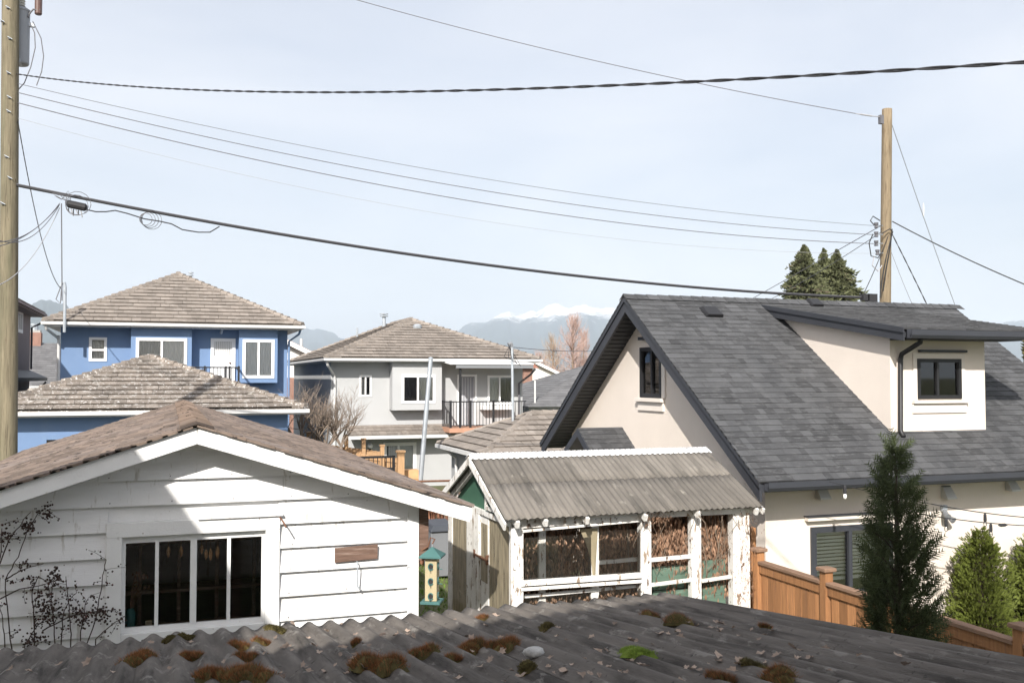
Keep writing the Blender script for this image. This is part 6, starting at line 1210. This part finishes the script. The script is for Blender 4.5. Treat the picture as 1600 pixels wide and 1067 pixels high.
# ------------------------------------------------------------------ moss and fallen leaves on the corrugated roof
NR = LFR[3]
def moss(px, py, wpx, kind, label, asp=.62, hgt=.9):
    c = lean_at(px, py); w_ = wpx / 1500 * proj(c)[2] / 2; rr = random.Random(int(px * 7 + py)); hgt = .5 if kind == 'g' else hgt; t = thing('moss_clump', label, 'moss', c, 'moss clumps on the corrugated roof'); U, V = LFR[1], LFR[2]
    base = MB(); n = 12; rings = 3; tf, lo = MB(), MB(); w_ *= 1.2; c00 = c; w0_ = w_
    for sb_ in range(6):
        q0 = rr.uniform(.25, .62) if sb_ else 0; a0 = rr.uniform(0, 6.283); c = c00 + U * math.cos(a0) * w0_ * q0 + V * math.sin(a0) * w0_ * q0 * 1.1; w_ = w0_ * (rr.uniform(.34, .6) if sb_ else .66)
        u_c = uv(LFR, c)[0]; c = c + NR * (AMP * (math.cos(2 * math.pi * u_c / PITCH) - math.cos(2 * math.pi * uv(LFR, c00)[0] / PITCH)))
        vs = [c + NR * w_ * hgt * .75]; ph = rr.uniform(0, 6)
        def fz(a): return 1 + .22 * math.sin(a * 3 + ph) + .14 * math.sin(a * 5 + ph * 2)
        for k in range(1, rings + 1):
            for j in range(n): a = j / n * 6.283; q = k / rings; vs.append(c + U * math.cos(a) * w_ * q * fz(a) + V * math.sin(a) * w_ * q * fz(a) + NR * (w_ * hgt * .75 * (1 - q * q) - .02 * (k == rings)))
        base.add(vs, [(0, 1 + j, 1 + (j + 1) % n) for j in range(n)] + [(1 + k * n + j, 1 + (k + 1) * n + j, 1 + (k + 1) * n + (j + 1) % n, 1 + k * n + (j + 1) % n) for k in range(rings - 1) for j in range(n)])
        for i in range(int(90 + wpx * 7)):
            a = rr.uniform(0, 6.283); q = math.sqrt(rr.random()) * 1.06; p = c + U * math.cos(a) * w_ * q * fz(a) + V * math.sin(a) * w_ * q * fz(a) + NR * w_ * hgt * .72 * max(0, 1 - q * q); d = (NR + U * math.cos(a) * q * .7 + V * math.sin(a) * q * .7 + Vector((rr.gauss(0, .3), rr.gauss(0, .3), rr.gauss(0, .15)))).normalized(); hi = i % 5 < 3 and kind in 'bo'; L_ = (.032 if hi else .015) * rr.uniform(.5, 1.3) * (.75 + wpx / 150); sd = d.orthogonal().normalized() * (.0013 if hi else .0024)
            (tf if hi else lo).add([p - sd, p + sd, p + d * L_], [(0, 1, 2)])
    base.build('cushion', M['moss_green'] if kind != 'g' else M['moss_bright'], t, smooth=True)
    if tf.f: tf.build('tuft', M['moss_brown'], t)
    lo.build('sprigs', M['moss_bright'] if kind == 'g' else M['moss_green'], t)
ml = [(218, 1032, 52, 'b', 'round rusty moss clump below the left end of the garage window'), (302, 1028, 38, 'b', 'round rusty moss clump below the thick window bar'), (374, 1012, 36, 'b', 'upper of two touching rusty moss clumps below the window'), (383, 1030, 36, 'b', 'lower of two touching rusty moss clumps below the window'), (340, 1064, 54, 'b', 'rusty moss clump cut by the bottom edge, farthest left'), (265, 1001, 26, 'm', 'thin olive moss strip under the window, left half'), (292, 997, 26, 'm', 'thin olive moss strip under the window, right half'), (430, 987, 30, 'm', 'small sunlit olive moss clump at the window right corner'), (408, 1006, 24, 'o', 'small sunlit orange moss clump below the window right corner'), (390, 1062, 74, 'b', 'broad rusty moss clump at the bottom edge below the window'), (586, 1046, 80, 'b', 'largest rusty moss clump at the bottom left of centre'), (660, 1022, 40, 'b', 'rusty moss clump right of the largest one'), (705, 1029, 26, 'b', 'small brown moss clump left of the long double one'), (738, 1014, 50, 'b', 'left half of the long double brown moss clump'), (786, 1013, 52, 'b', 'right half of the long double brown moss clump'), (826, 1049, 34, 'm', 'dark olive moss clump below the pale stone'), (853, 984, 26, 'm', 'small olive moss clump below the greenhouse corner'), (993, 1027, 54, 'g', 'bright green moss cushion in the middle of the roof'), (1015, 963, 28, 'b', 'small rusty moss clump near the roof far edge'), (1058, 977, 46, 'b', 'wide brown moss clump near the roof far edge'), (1181, 1045, 40, 'm', 'dark moss clump at the lower right of the roof'), (1132, 1066, 50, 'b', 'rusty moss clump cut by the bottom edge, right of centre'), (1222, 1064, 56, 'b', 'rusty moss clump cut by the bottom edge, farthest right'), (1196, 984, 16, 'b', 'tiny rusty moss patch close to the roof right edge'), (753, 967, 24, 'o', 'small orange moss tuft on the far edge by the greenhouse door'), (556, 1008, 15, 'o', 'tiny orange moss tuft in the sunlit strip')]
for a in ml: moss(*a)
c = lean_at(834, 1031); sn = MB(); rr = random.Random(2); vs = []
for k in range(7):
    for j in range(10): a = j / 10 * 6.283; ph = k / 6 * math.pi; r = .048 * (1 + .15 * math.sin(a * 2 + k)); vs.append(c + LFR[1] * math.cos(a) * math.sin(ph) * r * 1.3 + LFR[2] * math.sin(a) * math.sin(ph) * r + NR * (math.cos(ph) * .035 + .03))
sn.add(vs, [(k * 10 + j, k * 10 + (j + 1) % 10, (k + 1) * 10 + (j + 1) % 10, (k + 1) * 10 + j) for k in range(6) for j in range(10)]); tag(sn.build('stone', M['stone'], smooth=True), 'pale rounded stone lying on the corrugated roof', 'stone')
rr = random.Random(99); lm_ = []
for v_ in range(7):
    pts = []; nl = rr.choice((5, 7)); 
    for k in range(nl * 2): a = k / (nl * 2) * 6.283; r = (1 if k % 2 == 0 else .66) * rr.uniform(.75, 1.1); pts.append((math.cos(a) * r, math.sin(a) * r * .85, .35 * abs(math.sin(a + v_)) * r + rr.uniform(-.1, .15)))
    me = bpy.data.meshes.new('fallen_leaf'); n = len(pts); me.from_pydata([(0, 0, 0)] + pts, [], [(0, 1 + k, 1 + (k + 1) % n) for k in range(n)]); me.materials.append(M['fallen_leaf']); lm_.append(me)
spots = [(150, 1000), (90, 1040), (140, 1035), (240, 1010), (300, 1003), (267, 1048), (310, 1052), (345, 1033), (352, 1047), (423, 1025), (415, 1029), (455, 978), (462, 982), (491, 1019), (535, 1026), (545, 1022), (485, 1050), (520, 1045), (570, 1015), (620, 1030), (640, 1040), (690, 1018), (710, 968), (780, 970), (740, 1000), (700, 1062), (790, 1062), (800, 1055), (855, 1045), (845, 1020), (870, 1005), (875, 980), (930, 1022), (950, 1045), (965, 1050), (985, 1000), (990, 1007), (1045, 1000), (1060, 1004), (1090, 1003), (1035, 995), (1110, 1035), (1080, 1050), (1150, 1030), (1240, 1010), (1210, 990), (1290, 1010), (1130, 990), (1340, 1035), (1300, 1050), (1400, 1035), (480, 1000), (595, 1000), (640, 990), (30, 1030), (50, 1055), (180, 1055), (20, 1050), (1190, 1025), (1010, 1050), (910, 1060), (880, 1050), (1270, 1032), (1420, 1045)]
for i, (x, y) in enumerate(spots + [(rr.uniform(420, 1250), rr.uniform(975, 1062)) for _ in range(90)]):
    c = lean_at(x + rr.uniform(-6, 6), y + rr.uniform(-3, 3))
    if uv(LFR, c)[0] < .08 or uv(LFR, c)[1] < .05: continue
    o = bpy.data.objects.new('fallen_leaf', lm_[i % 7]); COL.objects.link(o); o.location = c + NR * .008; s_ = rr.uniform(.018, .044); o.scale = (s_, s_ * rr.uniform(.6, 1), s_); o.rotation_euler = (rr.gauss(-.1, .3), rr.gauss(0, .3), rr.uniform(0, 6.28))
    tag(o, 'withered tan leaf lying on the corrugated roof', 'leaf', 'fallen leaves on the corrugated roof')

# ------------------------------------------------------------------ air between here and the mountains
hz = MB().box(-15600, 15600, -15600, 15600, -6, 1120).build('haze', M['glass']); hz['kind'] = 'stuff'
hm = bpy.data.materials.new('haze_air'); hm.use_nodes = True; n = hm.node_tree; n.nodes.clear(); o_ = n.nodes.new('ShaderNodeOutputMaterial'); pv = n.nodes.new('ShaderNodeVolumePrincipled')
pv.inputs['Color'].default_value = (.78, .87, 1.0, 1); pv.inputs['Density'].default_value = 8e-5; pv.inputs['Anisotropy'].default_value = 0.0
n.links.new(pv.outputs[0], o_.inputs['Volume']); hz.data.materials.clear(); hz.data.materials.append(hm)
tag(hz, 'pale blue haze between the houses and the mountains', 'haze', kind='stuff')
